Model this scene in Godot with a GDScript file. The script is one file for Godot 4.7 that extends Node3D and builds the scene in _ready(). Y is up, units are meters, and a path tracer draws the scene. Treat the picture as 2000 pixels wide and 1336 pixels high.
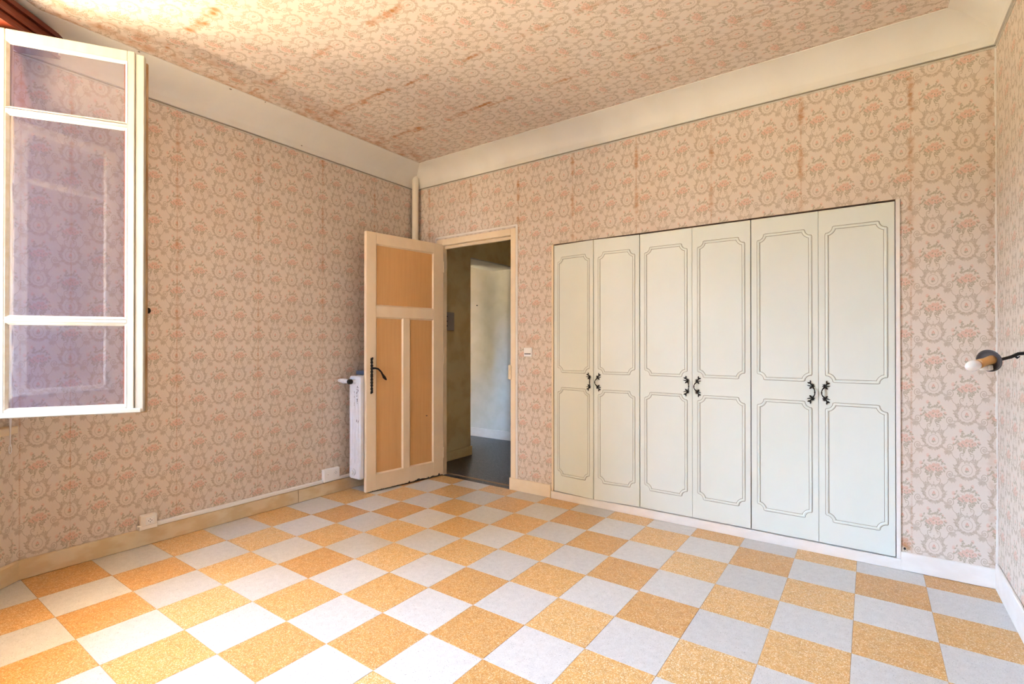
extends Node3D
# An old bedroom: papered walls and ceiling, chequered terrazzo floor, built-in wardrobe, open door, corner window with open casements.

const CEIL := 2.97
const T := 0.3                              # floor tile pitch
const XL := -0.051                          # left wall face
const ZB := -2.88                           # back wall face
const XR := 4.2                             # right wall face
const ZF := 1.6                             # front wall face (behind the camera)
const CA := Vector2(-0.051, 0.03)           # corner of the left wall and the window wall
const CB := Vector2(1.2744, 1.6)            # corner of the window wall and the front wall
const DU := Vector2(0.645, 0.764)           # along the window wall, from CA
const DN := Vector2(0.764, -0.645)          # into the room
var M := {}
var used := {}
var rng := RandomNumberGenerator.new()


func _ready() -> void:
	# ---- camera, sky, exposure
	var cam := Camera3D.new()
	cam.name = "camera"
	cam.position = Vector3(3.66463, 1.25871, 0.67819)
	cam.rotation = Vector3(deg_to_rad(0.2464), deg_to_rad(35.3914), 0.0)
	cam.fov = 68.3476
	cam.keep_aspect = Camera3D.KEEP_HEIGHT
	cam.near = 0.02
	add_child(cam)
	cam.current = true
	var sky_mat := ProceduralSkyMaterial.new()
	sky_mat.sky_top_color = Color(0.695, 0.83, 1.0)
	sky_mat.sky_horizon_color = Color(0.53, 0.59, 0.65)
	sky_mat.sky_curve = 0.12
	sky_mat.sky_energy_multiplier = 1.0
	sky_mat.ground_horizon_color = Color(0.476, 0.445, 0.37)
	sky_mat.ground_bottom_color = Color(0.90, 0.81, 0.675)
	sky_mat.ground_curve = 0.2
	sky_mat.ground_energy_multiplier = 1.0
	var sky := Sky.new()
	sky.sky_material = sky_mat
	var env := Environment.new()
	env.background_mode = Environment.BG_SKY
	env.sky = sky
	env.background_energy_multiplier = 8.0
	env.tonemap_mode = Environment.TONE_MAPPER_LINEAR
	env.tonemap_exposure = 9.7
	env.sdfgi_enabled = true
	env.ssao_enabled = true
	env.ssil_enabled = true
	var we := WorldEnvironment.new()
	we.name = "world_environment"
	we.environment = env
	add_child(we)

	rng.seed = 20240611
	make_materials()
	# ---- large structure
	build_floor()
	build_walls()
	build_cornice()
	build_baseboards()
	build_hall()
	# ---- objects
	build_window()
	build_door()
	build_wardrobe()
	build_radiator()
	build_small_things()


# =====================================================================  naming and placing

func numbered(called: String) -> String:
	var n: int = used.get(called, 0)
	used[called] = n + 1
	return called if n == 0 else "%s_%03d" % [called, n]


func tag(o: Node3D, label: String, category: String, group := "", kind := "") -> Node3D:
	o.set_meta("label", label)
	o.set_meta("category", category)
	if group:
		o.set_meta("group", group)
	if kind:
		o.set_meta("kind", kind)
	return o


func base(called: String, at := Vector3.ZERO, turn := 0.0) -> Node3D:
	var o := Node3D.new()
	o.name = numbered(called)
	add_child(o)
	o.position = at
	o.rotation.y = turn
	return o


func part(called: String, s: Shape, m: Material, parent: Node = null, label := "") -> MeshInstance3D:
	var o := MeshInstance3D.new()
	o.mesh = s.mesh()
	o.material_override = null
	o.set_surface_override_material(0, m)
	if parent == null:
		o.name = numbered(called)
		add_child(o)
	else:
		o.name = called
		parent.add_child(o, true)
	if label:
		o.set_meta("label", label)
	return o


func basis_of(u: Vector3, n: Vector3) -> Basis:
	# x along u, y up, z along n
	return Basis(u.normalized(), Vector3.UP, n.normalized())


# =====================================================================  shapes

class Shape:
	var v := PackedVector3Array()
	var n := PackedVector3Array()
	var uv := PackedVector2Array()
	var uv2 := PackedVector2Array()
	var ix := PackedInt32Array()
	var xf := Transform3D()

	func put(p: Vector3, nn: Vector3, t := Vector2.ZERO, t2 := Vector2.ZERO) -> int:
		v.append(xf * p)
		n.append((xf.basis * nn).normalized())
		uv.append(t)
		uv2.append(t2)
		return v.size() - 1

	func tri(a: int, b: int, c: int) -> void:
		# winding chosen so that the front (clockwise in Godot) faces along the normals
		var f := (v[b] - v[a]).cross(v[c] - v[a])
		var m := n[a] + n[b] + n[c]
		if f.dot(m) > 0.0:
			ix.append_array(PackedInt32Array([a, c, b]))
		else:
			ix.append_array(PackedInt32Array([a, b, c]))

	func poly(pts: Array, nn: Vector3, uvs := [], uvs2 := []) -> void:
		var k := []
		for i in pts.size():
			k.append(put(pts[i], nn, uvs[i] if i < uvs.size() else Vector2.ZERO, uvs2[i] if i < uvs2.size() else Vector2.ZERO))
		for i in range(1, pts.size() - 1):
			tri(k[0], k[i], k[i + 1])

	func quad(a: Vector3, b: Vector3, c: Vector3, d: Vector3, towards: Vector3) -> void:
		var nn := (b - a).cross(d - a)
		if nn.length() < 1e-12:
			nn = (c - b).cross(d - b)
		nn = nn.normalized()
		if nn.dot(towards) < 0.0:
			nn = -nn
		poly([a, b, c, d], nn)

	func box(lo: Vector3, hi: Vector3, bev := 0.0) -> void:
		var c := (lo + hi) / 2.0
		var h := (hi - lo) / 2.0
		var b := minf(bev, minf(h.x, minf(h.y, h.z)) * 0.9)
		for ax in 3:
			var a1 := (ax + 1) % 3
			var a2 := (ax + 2) % 3
			for s in [-1.0, 1.0]:
				var nn := Vector3.ZERO
				nn[ax] = s
				var pts := []
				for q in [[-1.0, -1.0], [1.0, -1.0], [1.0, 1.0], [-1.0, 1.0]]:
					var p := Vector3.ZERO
					p[ax] = s * h[ax]
					p[a1] = q[0] * (h[a1] - b)
					p[a2] = q[1] * (h[a2] - b)
					pts.append(c + p)
				poly(pts, nn)
		if b <= 0.0:
			return
		for ax in 3:                         # the edge chamfers along axis ax
			var a1 := (ax + 1) % 3
			var a2 := (ax + 2) % 3
			for s1 in [-1.0, 1.0]:
				for s2 in [-1.0, 1.0]:
					var nn := Vector3.ZERO
					nn[a1] = s1
					nn[a2] = s2
					var pts := []
					for q in [[-1.0, 0], [1.0, 0], [1.0, 1], [-1.0, 1]]:
						var p := Vector3.ZERO
						p[ax] = q[0] * (h[ax] - b)
						p[a1] = s1 * (h[a1] - (b if q[1] == 1 else 0.0))
						p[a2] = s2 * (h[a2] - (0.0 if q[1] == 1 else b))
						pts.append(c + p)
					poly(pts, nn.normalized())
		for sx in [-1.0, 1.0]:
			for sy in [-1.0, 1.0]:
				for sz in [-1.0, 1.0]:
					var s := Vector3(sx, sy, sz)
					var o := c + s * h
					poly([o - Vector3(0, sy * b, sz * b), o - Vector3(sx * b, 0, sz * b), o - Vector3(sx * b, sy * b, 0)], s.normalized())

	func prism(outline: PackedVector2Array, z0: float, z1: float, bev := 0.0) -> void:
		# outline in x, y; extruded along z; the z1 rim chamfered
		var pts := outline
		if Geometry2D.is_polygon_clockwise(pts):
			pts = pts.duplicate()
			pts.reverse()
		var top := pts
		if bev > 0.0:
			top = PackedVector2Array()
			var m := pts.size()
			for i in m:
				var d0 := (pts[i] - pts[(i + m - 1) % m]).normalized()
				var d1 := (pts[(i + 1) % m] - pts[i]).normalized()
				var nn := Vector2(-d0.y, d0.x) + Vector2(-d1.y, d1.x)
				var nl := nn.length()
				nn = nn / nl
				top.append(pts[i] + nn * bev / maxf(0.4, nl / 2.0))
		var tris := Geometry2D.triangulate_polygon(pts)
		for zz in [[z0, pts, -1.0], [z1, top, 1.0]]:
			var k := []
			for p in zz[1]:
				k.append(put(Vector3(p.x, p.y, zz[0]), Vector3(0, 0, zz[2]), Vector2(p.x, -p.y)))
			for i in range(0, tris.size(), 3):
				tri(k[tris[i]], k[tris[i + 1]], k[tris[i + 2]])
		var zt := z1 - bev
		for i in pts.size():
			var j := (i + 1) % pts.size()
			var d := (pts[j] - pts[i]).normalized()
			var nn := Vector3(d.y, -d.x, 0)
			poly([Vector3(pts[i].x, pts[i].y, z0), Vector3(pts[j].x, pts[j].y, z0), Vector3(pts[j].x, pts[j].y, zt), Vector3(pts[i].x, pts[i].y, zt)], nn)
			if bev > 0.0:
				poly([Vector3(pts[i].x, pts[i].y, zt), Vector3(pts[j].x, pts[j].y, zt), Vector3(top[j].x, top[j].y, z1), Vector3(top[i].x, top[i].y, z1)], (nn + Vector3(0, 0, 1)).normalized())

	func tube(path: Array, radii: Array, sides := 12, caps := true) -> void:
		var rings := []
		var last := Vector3.ZERO
		var m := path.size()
		for i in m:
			var d: Vector3 = (path[mini(i + 1, m - 1)] - path[maxi(i - 1, 0)]).normalized()
			var a := last - d * last.dot(d)
			if a.length() < 0.01:
				a = d.cross(Vector3.UP if absf(d.y) < 0.9 else Vector3.RIGHT)
			a = a.normalized()
			last = a
			var b := d.cross(a)
			var r: float = radii[mini(i, radii.size() - 1)]
			var ring := []
			for k in sides:
				var t := TAU * k / sides
				var o := a * cos(t) + b * sin(t)
				ring.append(put(path[i] + o * r, o))
			rings.append(ring)
			if caps and (i == 0 or i == m - 1):
				var cap := []
				for k in sides:
					var t := TAU * k / sides
					cap.append(put(path[i] + (a * cos(t) + b * sin(t)) * r, -d if i == 0 else d))
				for k in range(1, sides - 1):
					tri(cap[0], cap[k], cap[k + 1])
		for i in m - 1:
			for k in sides:
				var l := (k + 1) % sides
				tri(rings[i][k], rings[i][l], rings[i + 1][l])
				tri(rings[i][k], rings[i + 1][l], rings[i + 1][k])

	func lathe(prof: Array, sides := 24) -> void:
		# profile of Vector2(radius, height) turned about y
		var m := prof.size()
		var rings := []
		for i in m:
			var d: Vector2 = (prof[mini(i + 1, m - 1)] - prof[maxi(i - 1, 0)]).normalized()
			var nn := Vector2(d.y, -d.x)
			var ring := []
			for k in sides:
				var t := TAU * k / sides
				ring.append(put(Vector3(prof[i].x * cos(t), prof[i].y, prof[i].x * sin(t)), Vector3(nn.x * cos(t), nn.y, nn.x * sin(t))))
			rings.append(ring)
		for i in m - 1:
			for k in sides:
				var l := (k + 1) % sides
				tri(rings[i][k], rings[i][l], rings[i + 1][l])
				tri(rings[i][k], rings[i + 1][l], rings[i + 1][k])

	func blob(c: Vector3, r: Vector3, turn := Basis(), seg := 10, rows := 6) -> void:
		var g := []
		for i in rows + 1:
			var row := []
			var p := PI * i / rows
			for k in seg:
				var t := TAU * k / seg
				var o := Vector3(sin(p) * cos(t), cos(p), sin(p) * sin(t))
				row.append(put(c + turn * (o * r), turn * (o / r).normalized()))
			g.append(row)
		for i in rows:
			for k in seg:
				var l := (k + 1) % seg
				tri(g[i][k], g[i][l], g[i + 1][l])
				tri(g[i][k], g[i + 1][l], g[i + 1][k])

	func moulding(path: PackedVector2Array, prof: Array, z := 0.0, closed := true) -> void:
		# path in x, y (anticlockwise); profile of Vector2(offset to the inside, height along z), mitred at the corners
		var m := path.size()
		var rows := []
		for i in m:
			var d0 := (path[i] - path[(i + m - 1) % m]).normalized()
			var d1 := (path[(i + 1) % m] - path[i]).normalized()
			if not closed and i == 0:
				d0 = d1
			if not closed and i == m - 1:
				d1 = d0
			var nn := (Vector2(-d0.y, d0.x) + Vector2(-d1.y, d1.x)).normalized()
			var k := 1.0 / maxf(0.35, nn.dot(Vector2(-d1.y, d1.x)))
			var row := []
			for p in prof:
				var q: Vector2 = path[i] + nn * (p.x * k)
				row.append(Vector3(q.x, q.y, z + p.y))
			rows.append(row)
		for i in (m if closed else m - 1):
			var a: Array = rows[i]
			var b: Array = rows[(i + 1) % m]
			for k in prof.size() - 1:
				var pd: Vector2 = prof[k + 1] - prof[k]
				var dd := (path[(i + 1) % m] - path[i]).normalized()
				var inn := Vector2(-dd.y, dd.x)
				# across the strip: the profile's left side is outward
				var o := Vector3(inn.x * -pd.y, inn.y * -pd.y, pd.x)
				if o.length() > 1e-9:
					poly([a[k], b[k], b[k + 1], a[k + 1]], o.normalized())

	func mesh() -> ArrayMesh:
		var a := []
		a.resize(Mesh.ARRAY_MAX)
		a[Mesh.ARRAY_VERTEX] = v
		a[Mesh.ARRAY_NORMAL] = n
		a[Mesh.ARRAY_TEX_UV] = uv
		a[Mesh.ARRAY_TEX_UV2] = uv2
		a[Mesh.ARRAY_INDEX] = ix
		var m := ArrayMesh.new()
		m.add_surface_from_arrays(Mesh.PRIMITIVE_TRIANGLES, a)
		return m


func slab(o: Vector3, u: Vector3, n: Vector3, length: float, height: float, holes: Array, thick: float, ext := Vector2.ZERO, uvo := Vector2.ZERO, uvs := Vector2(1, 1), y0 := 0.0) -> Shape:
	# a wall from o along u, its face towards n, with openings [u0, y0, u1, y1]; the slab lies behind the face
	var s := Shape.new()
	var us := [-ext.x, length + ext.y]
	var ys := [y0, height]
	for h in holes:
		us.append_array([h[0], h[2]])
		ys.append_array([h[1], h[3]])
	us.sort()
	ys.sort()
	var back := -n * thick
	var at := func(a: float, b: float) -> Vector3: return o + u * a + Vector3(0, b, 0)
	for i in us.size() - 1:
		for j in ys.size() - 1:
			var a0: float = us[i]
			var a1: float = us[i + 1]
			var b0: float = ys[j]
			var b1: float = ys[j + 1]
			if a1 - a0 < 1e-5 or b1 - b0 < 1e-5:
				continue
			var inside := false
			for h in holes:
				if a0 > h[0] - 1e-5 and a1 < h[2] + 1e-5 and b0 > h[1] - 1e-5 and b1 < h[3] + 1e-5:
					inside = true
			if inside:
				continue
			var pts := [at.call(a0, b0), at.call(a1, b0), at.call(a1, b1), at.call(a0, b1)]
			var t1 := []
			var t2 := []
			for q in [[a0, b0], [a1, b0], [a1, b1], [a0, b1]]:
				t1.append(Vector2((q[0] - uvo.x) / uvs.x, -(q[1] - uvo.y) / uvs.y))
				t2.append(Vector2(q[0] / length, 1.0 - q[1] / height))
			s.poly(pts, n, t1, t2)
			s.poly([pts[0] + back, pts[1] + back, pts[2] + back, pts[3] + back], -n)
	for h in holes:
		var c := [at.call(h[0], h[1]), at.call(h[2], h[1]), at.call(h[2], h[3]), at.call(h[0], h[3])]
		var nn := [Vector3.UP, -u, Vector3.DOWN, u]
		for k in 4:
			if k == 0 and h[1] <= y0 + 1e-5:
				continue
			s.poly([c[k], c[(k + 1) % 4], c[(k + 1) % 4] + back, c[k] + back], nn[k])
	var e := [at.call(-ext.x, y0), at.call(length + ext.y, y0), at.call(length + ext.y, height), at.call(-ext.x, height)]
	var en := [Vector3.DOWN, u, Vector3.UP, -u]
	for k in range(1, 4):
		s.poly([e[k], e[(k + 1) % 4], e[(k + 1) % 4] + back, e[k] + back], en[k])
	return s


# =====================================================================  textures and materials

class Painter:
	var w: int
	var h: int
	var ink := {}

	func _init(ww: int, hh: int, layers: Array) -> void:
		w = ww
		h = hh
		for l in layers:
			var a := PackedFloat32Array()
			a.resize(w * h)
			ink[l] = a

	func dot(l: String, x: float, y: float, rx: float, ry: float, val := 1.0, soft := 1.0) -> void:
		var a: PackedFloat32Array = ink[l]
		var rm := minf(rx, ry)
		for py in range(floori(y - ry - soft), ceili(y + ry + soft) + 1):
			var qy := posmod(py, h) * w
			var dy := (py - y) / ry
			for px in range(floori(x - rx - soft), ceili(x + rx + soft) + 1):
				var dx := (px - x) / rx
				var d := (1.0 - sqrt(dx * dx + dy * dy)) * rm / soft + 0.5
				if d > 0.0:
					var q := qy + posmod(px, w)
					var c := minf(d, 1.0) * val
					if c > a[q]:
						a[q] = c
		ink[l] = a

	func line(l: String, pts: Array, r0: float, r1: float, val := 1.0) -> void:
		for i in pts.size() - 1:
			var a: Vector2 = pts[i]
			var b: Vector2 = pts[i + 1]
			var steps := maxi(1, ceili(a.distance_to(b) / maxf(0.8, minf(r0, r1) * 0.7)))
			for k in steps + 1:
				var t := float(k) / steps
				var p := a.lerp(b, t)
				var r := lerpf(r0, r1, (i + t) / (pts.size() - 1))
				dot(l, p.x, p.y, r, r, val)

	func curve(l: String, a: Vector2, b: Vector2, c: Vector2, d: Vector2, r0: float, r1: float, val := 1.0) -> void:
		var pts := []
		for i in 9:
			pts.append(a.bezier_interpolate(b, c, d, i / 8.0))
		line(l, pts, r0, r1, val)

	func spiral(l: String, c: Vector2, r: float, a0: float, turns: float, wd: float, val := 1.0, sx := 1.0, sy := 1.0) -> void:
		var pts := []
		for i in 25:
			var t := i / 24.0
			var a := a0 + TAU * turns * t
			pts.append(c + Vector2(cos(a) * sx, sin(a) * sy) * r * (1.0 - 0.8 * t))
		line(l, pts, wd, wd * 0.7, val)

	func leaf(l: String, p: Vector2, ang: float, length: float, wid: float, val := 1.0, sx := 1.0, sy := 1.0) -> void:
		var d := Vector2(cos(ang) * sx, sin(ang) * sy)
		var n := maxi(4, int(length / 2.0))
		for i in n + 1:
			var t := float(i) / n
			var q := p + d * length * t
			dot(l, q.x, q.y, maxf(0.7, wid * sin(PI * clampf(t * 0.92 + 0.06, 0, 1)) * sx), maxf(0.7, wid * sin(PI * clampf(t * 0.92 + 0.06, 0, 1)) * sy), val)


func medallion(p: Painter, o: Vector2, k: Vector2) -> void:
	var at := func(x: float, y: float) -> Vector2: return o + Vector2(x, y) * k
	# oval ring with a small rose inside
	for i in 40:
		var a := TAU * i / 40
		var b := TAU * (i + 1) / 40
		p.line("grey", [at.call(cos(a) * 68, sin(a) * 66), at.call(cos(b) * 68, sin(b) * 66)], 2.0, 2.0, 0.9)
	for q in [[0, -16, 17], [-12, 0, 13], [13, -1, 13]]:
		var c: Vector2 = at.call(q[0], q[1])
		p.dot("pink", c.x, c.y, q[2] * k.x, q[2] * k.y, 0.85)
		p.dot("rose", c.x + 1, c.y + 1, q[2] * 0.5 * k.x, q[2] * 0.5 * k.y, 0.8)
	for q in [[-4, 12, 2.75], [4, 12, 0.4], [0, 12, 1.57], [-2, 14, 2.2]]:
		p.leaf("green", at.call(q[0], q[1]), q[2], 26, 7, 0.8, k.x, k.y)
	# wreath of acanthus leaves, open at the top
	var r := RandomNumberGenerator.new()
	r.seed = 5
	for s in [-1.0, 1.0]:
		for i in 13:
			var a := lerpf(-0.80, 1.50, i / 12.0)           # from the shoulder down to the foot
			var rr := 112.0 + 8.0 * sin(i * 2.1)
			var c: Vector2 = at.call(s * cos(a) * rr, sin(a) * rr * 0.92 - 4)
			var far := 1.0 if a < 0.7 else 0.62
			var out := a - 0.85 + 0.5 * sin(i * 1.7)
			var ang := out if s > 0 else PI - out
			p.leaf("grey", c, ang, (62 + 26 * absf(sin(i * 1.3 + 0.4))) * far, 12.0, 0.55 + 0.4 * r.randf(), k.x, k.y)
			var o2 := a + 0.75 + 0.3 * sin(i * 2.3)
			p.leaf("grey", c, o2 if s > 0 else PI - o2, 54 * far, 10, 0.5 + 0.35 * r.randf(), k.x, k.y)
			if i % 2 == 0:
				p.leaf("pale", c, ang, 46, 4.0, 0.9, k.x, k.y)
		# a scalloped band that ties the leaves together
		p.curve("grey", at.call(s * 84, -84), at.call(s * 150, -30), at.call(s * 128, 72), at.call(s * 40, 104), 2.6, 2.2, 0.8)
		# scrolls that crown it
		p.curve("grey", at.call(s * 26, -80), at.call(s * 22, -128), at.call(s * 92, -116), at.call(s * 86, -172), 4.0, 3.2, 0.85)
		p.spiral("grey", at.call(s * 58, -182), 30, 0.4 if s > 0 else PI - 0.4, -1.0 * s, 3.2, 0.85, k.x, k.y)
		p.leaf("grey", at.call(s * 64, -196), -2.6 if s > 0 else -0.54, 50, 9, 0.8, k.x, k.y)
		p.curve("grey", at.call(s * 52, -104), at.call(s * 96, -84), at.call(s * 122, -116), at.call(s * 100, -142), 4.6, 2.6, 0.8)
		p.spiral("grey", at.call(s * 96, -124), 20, -1.0 if s > 0 else PI + 1.0, 0.9 * s, 2.4, 0.8, k.x, k.y)
		p.leaf("grey", at.call(s * 8, -84), -1.25 if s > 0 else PI + 1.25, 40, 6, 0.75, k.x, k.y)
		# the tail that runs to the neighbour's snail
		p.curve("grey", at.call(s * 80, -130), at.call(s * 134, -112), at.call(s * 180, -138), at.call(s * 194, -200), 2.5, 2.2, 0.9)
		# the snail and its foliage
		p.spiral("grey", at.call(s * 214, 78), 52, PI * 0.5, -1.6 * s, 3.4, 0.85, k.x, k.y)
		p.dot("grey", at.call(s * 214, 80).x, at.call(s * 214, 80).y, 24 * k.x, 20 * k.y, 0.42)
		for i in 9:
			var a := lerpf(0.1, 2.7, i / 8.0)
			p.leaf("grey", at.call(s * 186, 122), a if s > 0 else PI - a, 50 + 22 * absf(sin(i * 1.9)), 10, 0.5 + 0.35 * r.randf(), k.x, k.y)
		for i in 4:
			p.leaf("grey", at.call(s * (112 + 16 * i), 84 + 10 * i), (0.3 if s > 0 else PI - 0.3) + 0.5 * sin(i * 2.0), 54, 9, 0.6, k.x, k.y)
	for i in 5:
		p.leaf("grey", at.call((i - 2) * 32, 92), PI / 2 + (i - 2) * -0.25, 26 + 10 * (i % 2), 11, 0.6, k.x, k.y)
	p.dot("grey", at.call(0, -112).x, at.call(0, -112).y, 9 * k.x, 15 * k.y, 0.75)
	p.dot("grey", at.call(0, -142).x, at.call(0, -142).y, 7 * k.x, 9 * k.y, 0.75)


func bouquet(p: Painter, o: Vector2, k: Vector2) -> void:
	var at := func(x: float, y: float) -> Vector2: return o + Vector2(x, y) * k
	# stems, then leaves in loose clusters, then the roses
	for q in [[-60, -20, -150, -40], [-30, -40, -70, -125], [30, -40, 66, -125], [60, -10, 130, -50], [90, 10, 150, 24], [-90, 20, -140, 40]]:
		p.curve("green", at.call(q[0], q[1]), at.call(q[0], q[1] - 20), at.call(q[2], q[3] + 20), at.call(q[2], q[3]), 1.5, 1.2, 0.8)
	for q in [[-44, -60, -2.7, 46, 13], [-40, -66, -0.5, 44, 12], [-52, -78, -1.9, 40, 11], [-14, -88, 0.2, 40, 11], [-30, -100, -2.4, 34, 10], [40, -74, -2.3, 44, 12], [52, -70, -0.4, 46, 12], [44, -88, -1.4, 40, 11], [82, -100, 0.3, 30, 9],
			[-128, -20, 0.7, 44, 12], [-140, -46, -1.1, 36, 10], [-118, -4, 2.3, 40, 12], [-150, 34, 2.9, 34, 11], [-120, 40, 0.6, 36, 11], [100, -36, -0.9, 40, 10], [128, -56, 0.5, 34, 9], [126, 30, 0.9, 38, 11], [150, 20, -0.5, 30, 9]]:
		p.leaf("green", at.call(q[0], q[1]), q[2], q[3], q[4], 0.92, k.x, k.y)
		p.leaf("pale", at.call(q[0], q[1]), q[2], q[3] * 0.8, q[4] * 0.35, 0.85, k.x, k.y)
	for q in [[-66, 64, 2.75, 62, 17], [-60, 72, 2.2, 58, 17], [-30, 76, 1.75, 54, 16], [-44, 66, 0.2, 44, 13], [46, 66, 0.45, 62, 17], [42, 74, 1.0, 58, 17], [30, 76, 1.6, 46, 14], [66, 56, 0.05, 56, 14]]:
		p.leaf("green", at.call(q[0], q[1]), q[2], q[3], q[4], 1.0, k.x, k.y)
		p.leaf("pale", at.call(q[0], q[1]) + Vector2(1, 0), q[2], q[3] * 0.85, q[4] * 0.5, 0.9, k.x, k.y)
	for q in [[-92, 30, 31], [-44, 6, 33], [4, -18, 33], [56, -22, 31], [98, 14, 30], [44, 30, 33], [-10, 36, 31], [-58, 50, 22], [74, 52, 20]]:
		for j in 6:
			var a: float = TAU * j / 6 + q[0]
			var c: Vector2 = at.call(q[0] + cos(a) * q[2] * 0.45, q[1] + sin(a) * q[2] * 0.45)
			p.dot("pink", c.x, c.y, q[2] * 0.48 * k.x, q[2] * 0.48 * k.y, 0.66 + 0.26 * absf(sin(j * 2.0 + q[0])))
		for j in 5:
			var a: float = TAU * j / 5 + q[1]
			var b: float = a + 0.9
			p.curve("rose", at.call(q[0] + cos(a) * q[2] * 0.5, q[1] + sin(a) * q[2] * 0.5), at.call(q[0] + cos(a) * q[2] * 0.75, q[1] + sin(a) * q[2] * 0.75), at.call(q[0] + cos(b) * q[2] * 0.75, q[1] + sin(b) * q[2] * 0.75), at.call(q[0] + cos(b) * q[2] * 0.5, q[1] + sin(b) * q[2] * 0.5), 1.7, 1.2, 0.6)
		var c2: Vector2 = at.call(q[0], q[1])
		p.dot("rose", c2.x, c2.y, q[2] * 0.24 * k.x, q[2] * 0.2 * k.y, 0.75)
		p.dot("pale", c2.x - 2, c2.y - 2, q[2] * 0.13 * k.x, q[2] * 0.13 * k.y, 0.9)
	for q in [[-70, 20, 0.9], [-20, 8, -0.4], [26, 6, 1.2], [74, 8, 1.9], [20, 50, 0.3], [-34, 40, 2.6]]:
		p.leaf("green", at.call(q[0], q[1]), q[2], 30, 8, 0.85, k.x, k.y)
	for q in [[-172, -34, 30], [-78, -140, 28], [70, -142, 27], [-170, 20, 15], [150, -4, 24], [118, -76, 17]]:
		var c: Vector2 = at.call(q[0], q[1])
		p.dot("pink", c.x, c.y, q[2] * 0.8 * k.x, q[2] * 0.9 * k.y, 0.75)
		p.curve("rose", c + Vector2(-5, 4), c + Vector2(-2, 9), c + Vector2(5, 8), c + Vector2(6, -2), 2.2, 1.4, 0.65)
		p.leaf("green", at.call(q[0] + 6, q[1] + 16), -0.5 if q[0] < 0 else -2.6, 34, 8, 0.85, k.x, k.y)


func wallpaper_texture() -> ImageTexture:
	var w := 512
	var h := 550
	var p := Painter.new(w, h, ["grey", "light", "pink", "rose", "green", "pale"])
	var k := Vector2(0.595, 0.797)
	for o in [Vector2(0, 0), Vector2(w / 2.0, h / 2.0)]:
		medallion(p, o, k)
	for o in [Vector2(0, h / 2.0), Vector2(w / 2.0, 0)]:
		bouquet(p, o, k)
	var noise := FastNoiseLite.new()
	noise.seed = 3
	noise.frequency = 0.9
	var cb := Color(0.846, 0.796, 0.742)
	var cs := [["light", Color(0.862, 0.812, 0.757)], ["grey", Color(0.70, 0.638, 0.562)], ["pink", Color(0.852, 0.712, 0.642)], ["rose", Color(0.79, 0.60, 0.515)], ["green", Color(0.645, 0.61, 0.525)], ["pale", Color(0.875, 0.80, 0.74)]]
	var data := PackedByteArray()
	data.resize(w * h * 3)
	for i in w * h:
		var c := cb
		for q in cs:
			var a: float = p.ink[q[0]][i]
			if a > 0.0:
				c = c.lerp(q[1], a * (0.55 if q[0] == "pale" else 0.9))
		var g := 1.0 + 0.035 * noise.get_noise_2d(i % w, i / w)
		data[i * 3] = int(clampf(c.r * g, 0, 1) * 255.0)
		data[i * 3 + 1] = int(clampf(c.g * g, 0, 1) * 255.0)
		data[i * 3 + 2] = int(clampf(c.b * g, 0, 1) * 255.0)
	return ImageTexture.create_from_image(Image.create_from_data(w, h, false, Image.FORMAT_RGB8, data))


func stain_and_shade_texture(w: int, h: int, strokes: Array, color: Color, seed_: int) -> ImageTexture:
	# strokes: [x0, y0, x1, y1, radius, strength] in 0..1 of the sheet; broken up by noise
	var p := Painter.new(w, h, ["a"])
	var r := RandomNumberGenerator.new()
	r.seed = seed_
	for s in strokes:
		var a := Vector2(s[0] * w, s[1] * h)
		var b := Vector2(s[2] * w, s[3] * h)
		var n := maxi(1, int(a.distance_to(b) / maxf(1.0, s[4] * 0.6)))
		for i in n + 1:
			var q := a.lerp(b, float(i) / n)
			var rad: float = s[4] * r.randf_range(0.5, 1.3)
			p.dot("a", q.x + r.randf_range(-0.3, 0.3) * s[4], q.y + r.randf_range(-0.3, 0.3) * s[4], rad, rad, s[5] * r.randf_range(0.35, 1.0), maxf(1.0, rad * 0.9))
	var noise := FastNoiseLite.new()
	noise.seed = seed_
	noise.frequency = 0.03
	noise.fractal_octaves = 4
	var broad := FastNoiseLite.new()
	broad.seed = seed_ + 1
	broad.frequency = 0.006
	var a: PackedFloat32Array = p.ink["a"]
	var data := PackedByteArray()
	data.resize(w * h * 4)
	for i in w * h:
		var x := i % w
		var y := i / w
		var al := a[i] * clampf(0.75 + noise.get_noise_2d(x, y), 0.2, 1.2) + maxf(0.0, broad.get_noise_2d(x, y) * 0.12 + noise.get_noise_2d(x + 500, y) * 0.04)
		data[i * 4] = int(color.r * 255)
		data[i * 4 + 1] = int(color.g * 255)
		data[i * 4 + 2] = int(color.b * 255)
		data[i * 4 + 3] = int(clampf(al, 0, 0.9) * 255)
	return ImageTexture.create_from_image(Image.create_from_data(w, h, false, Image.FORMAT_RGBA8, data))


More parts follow.
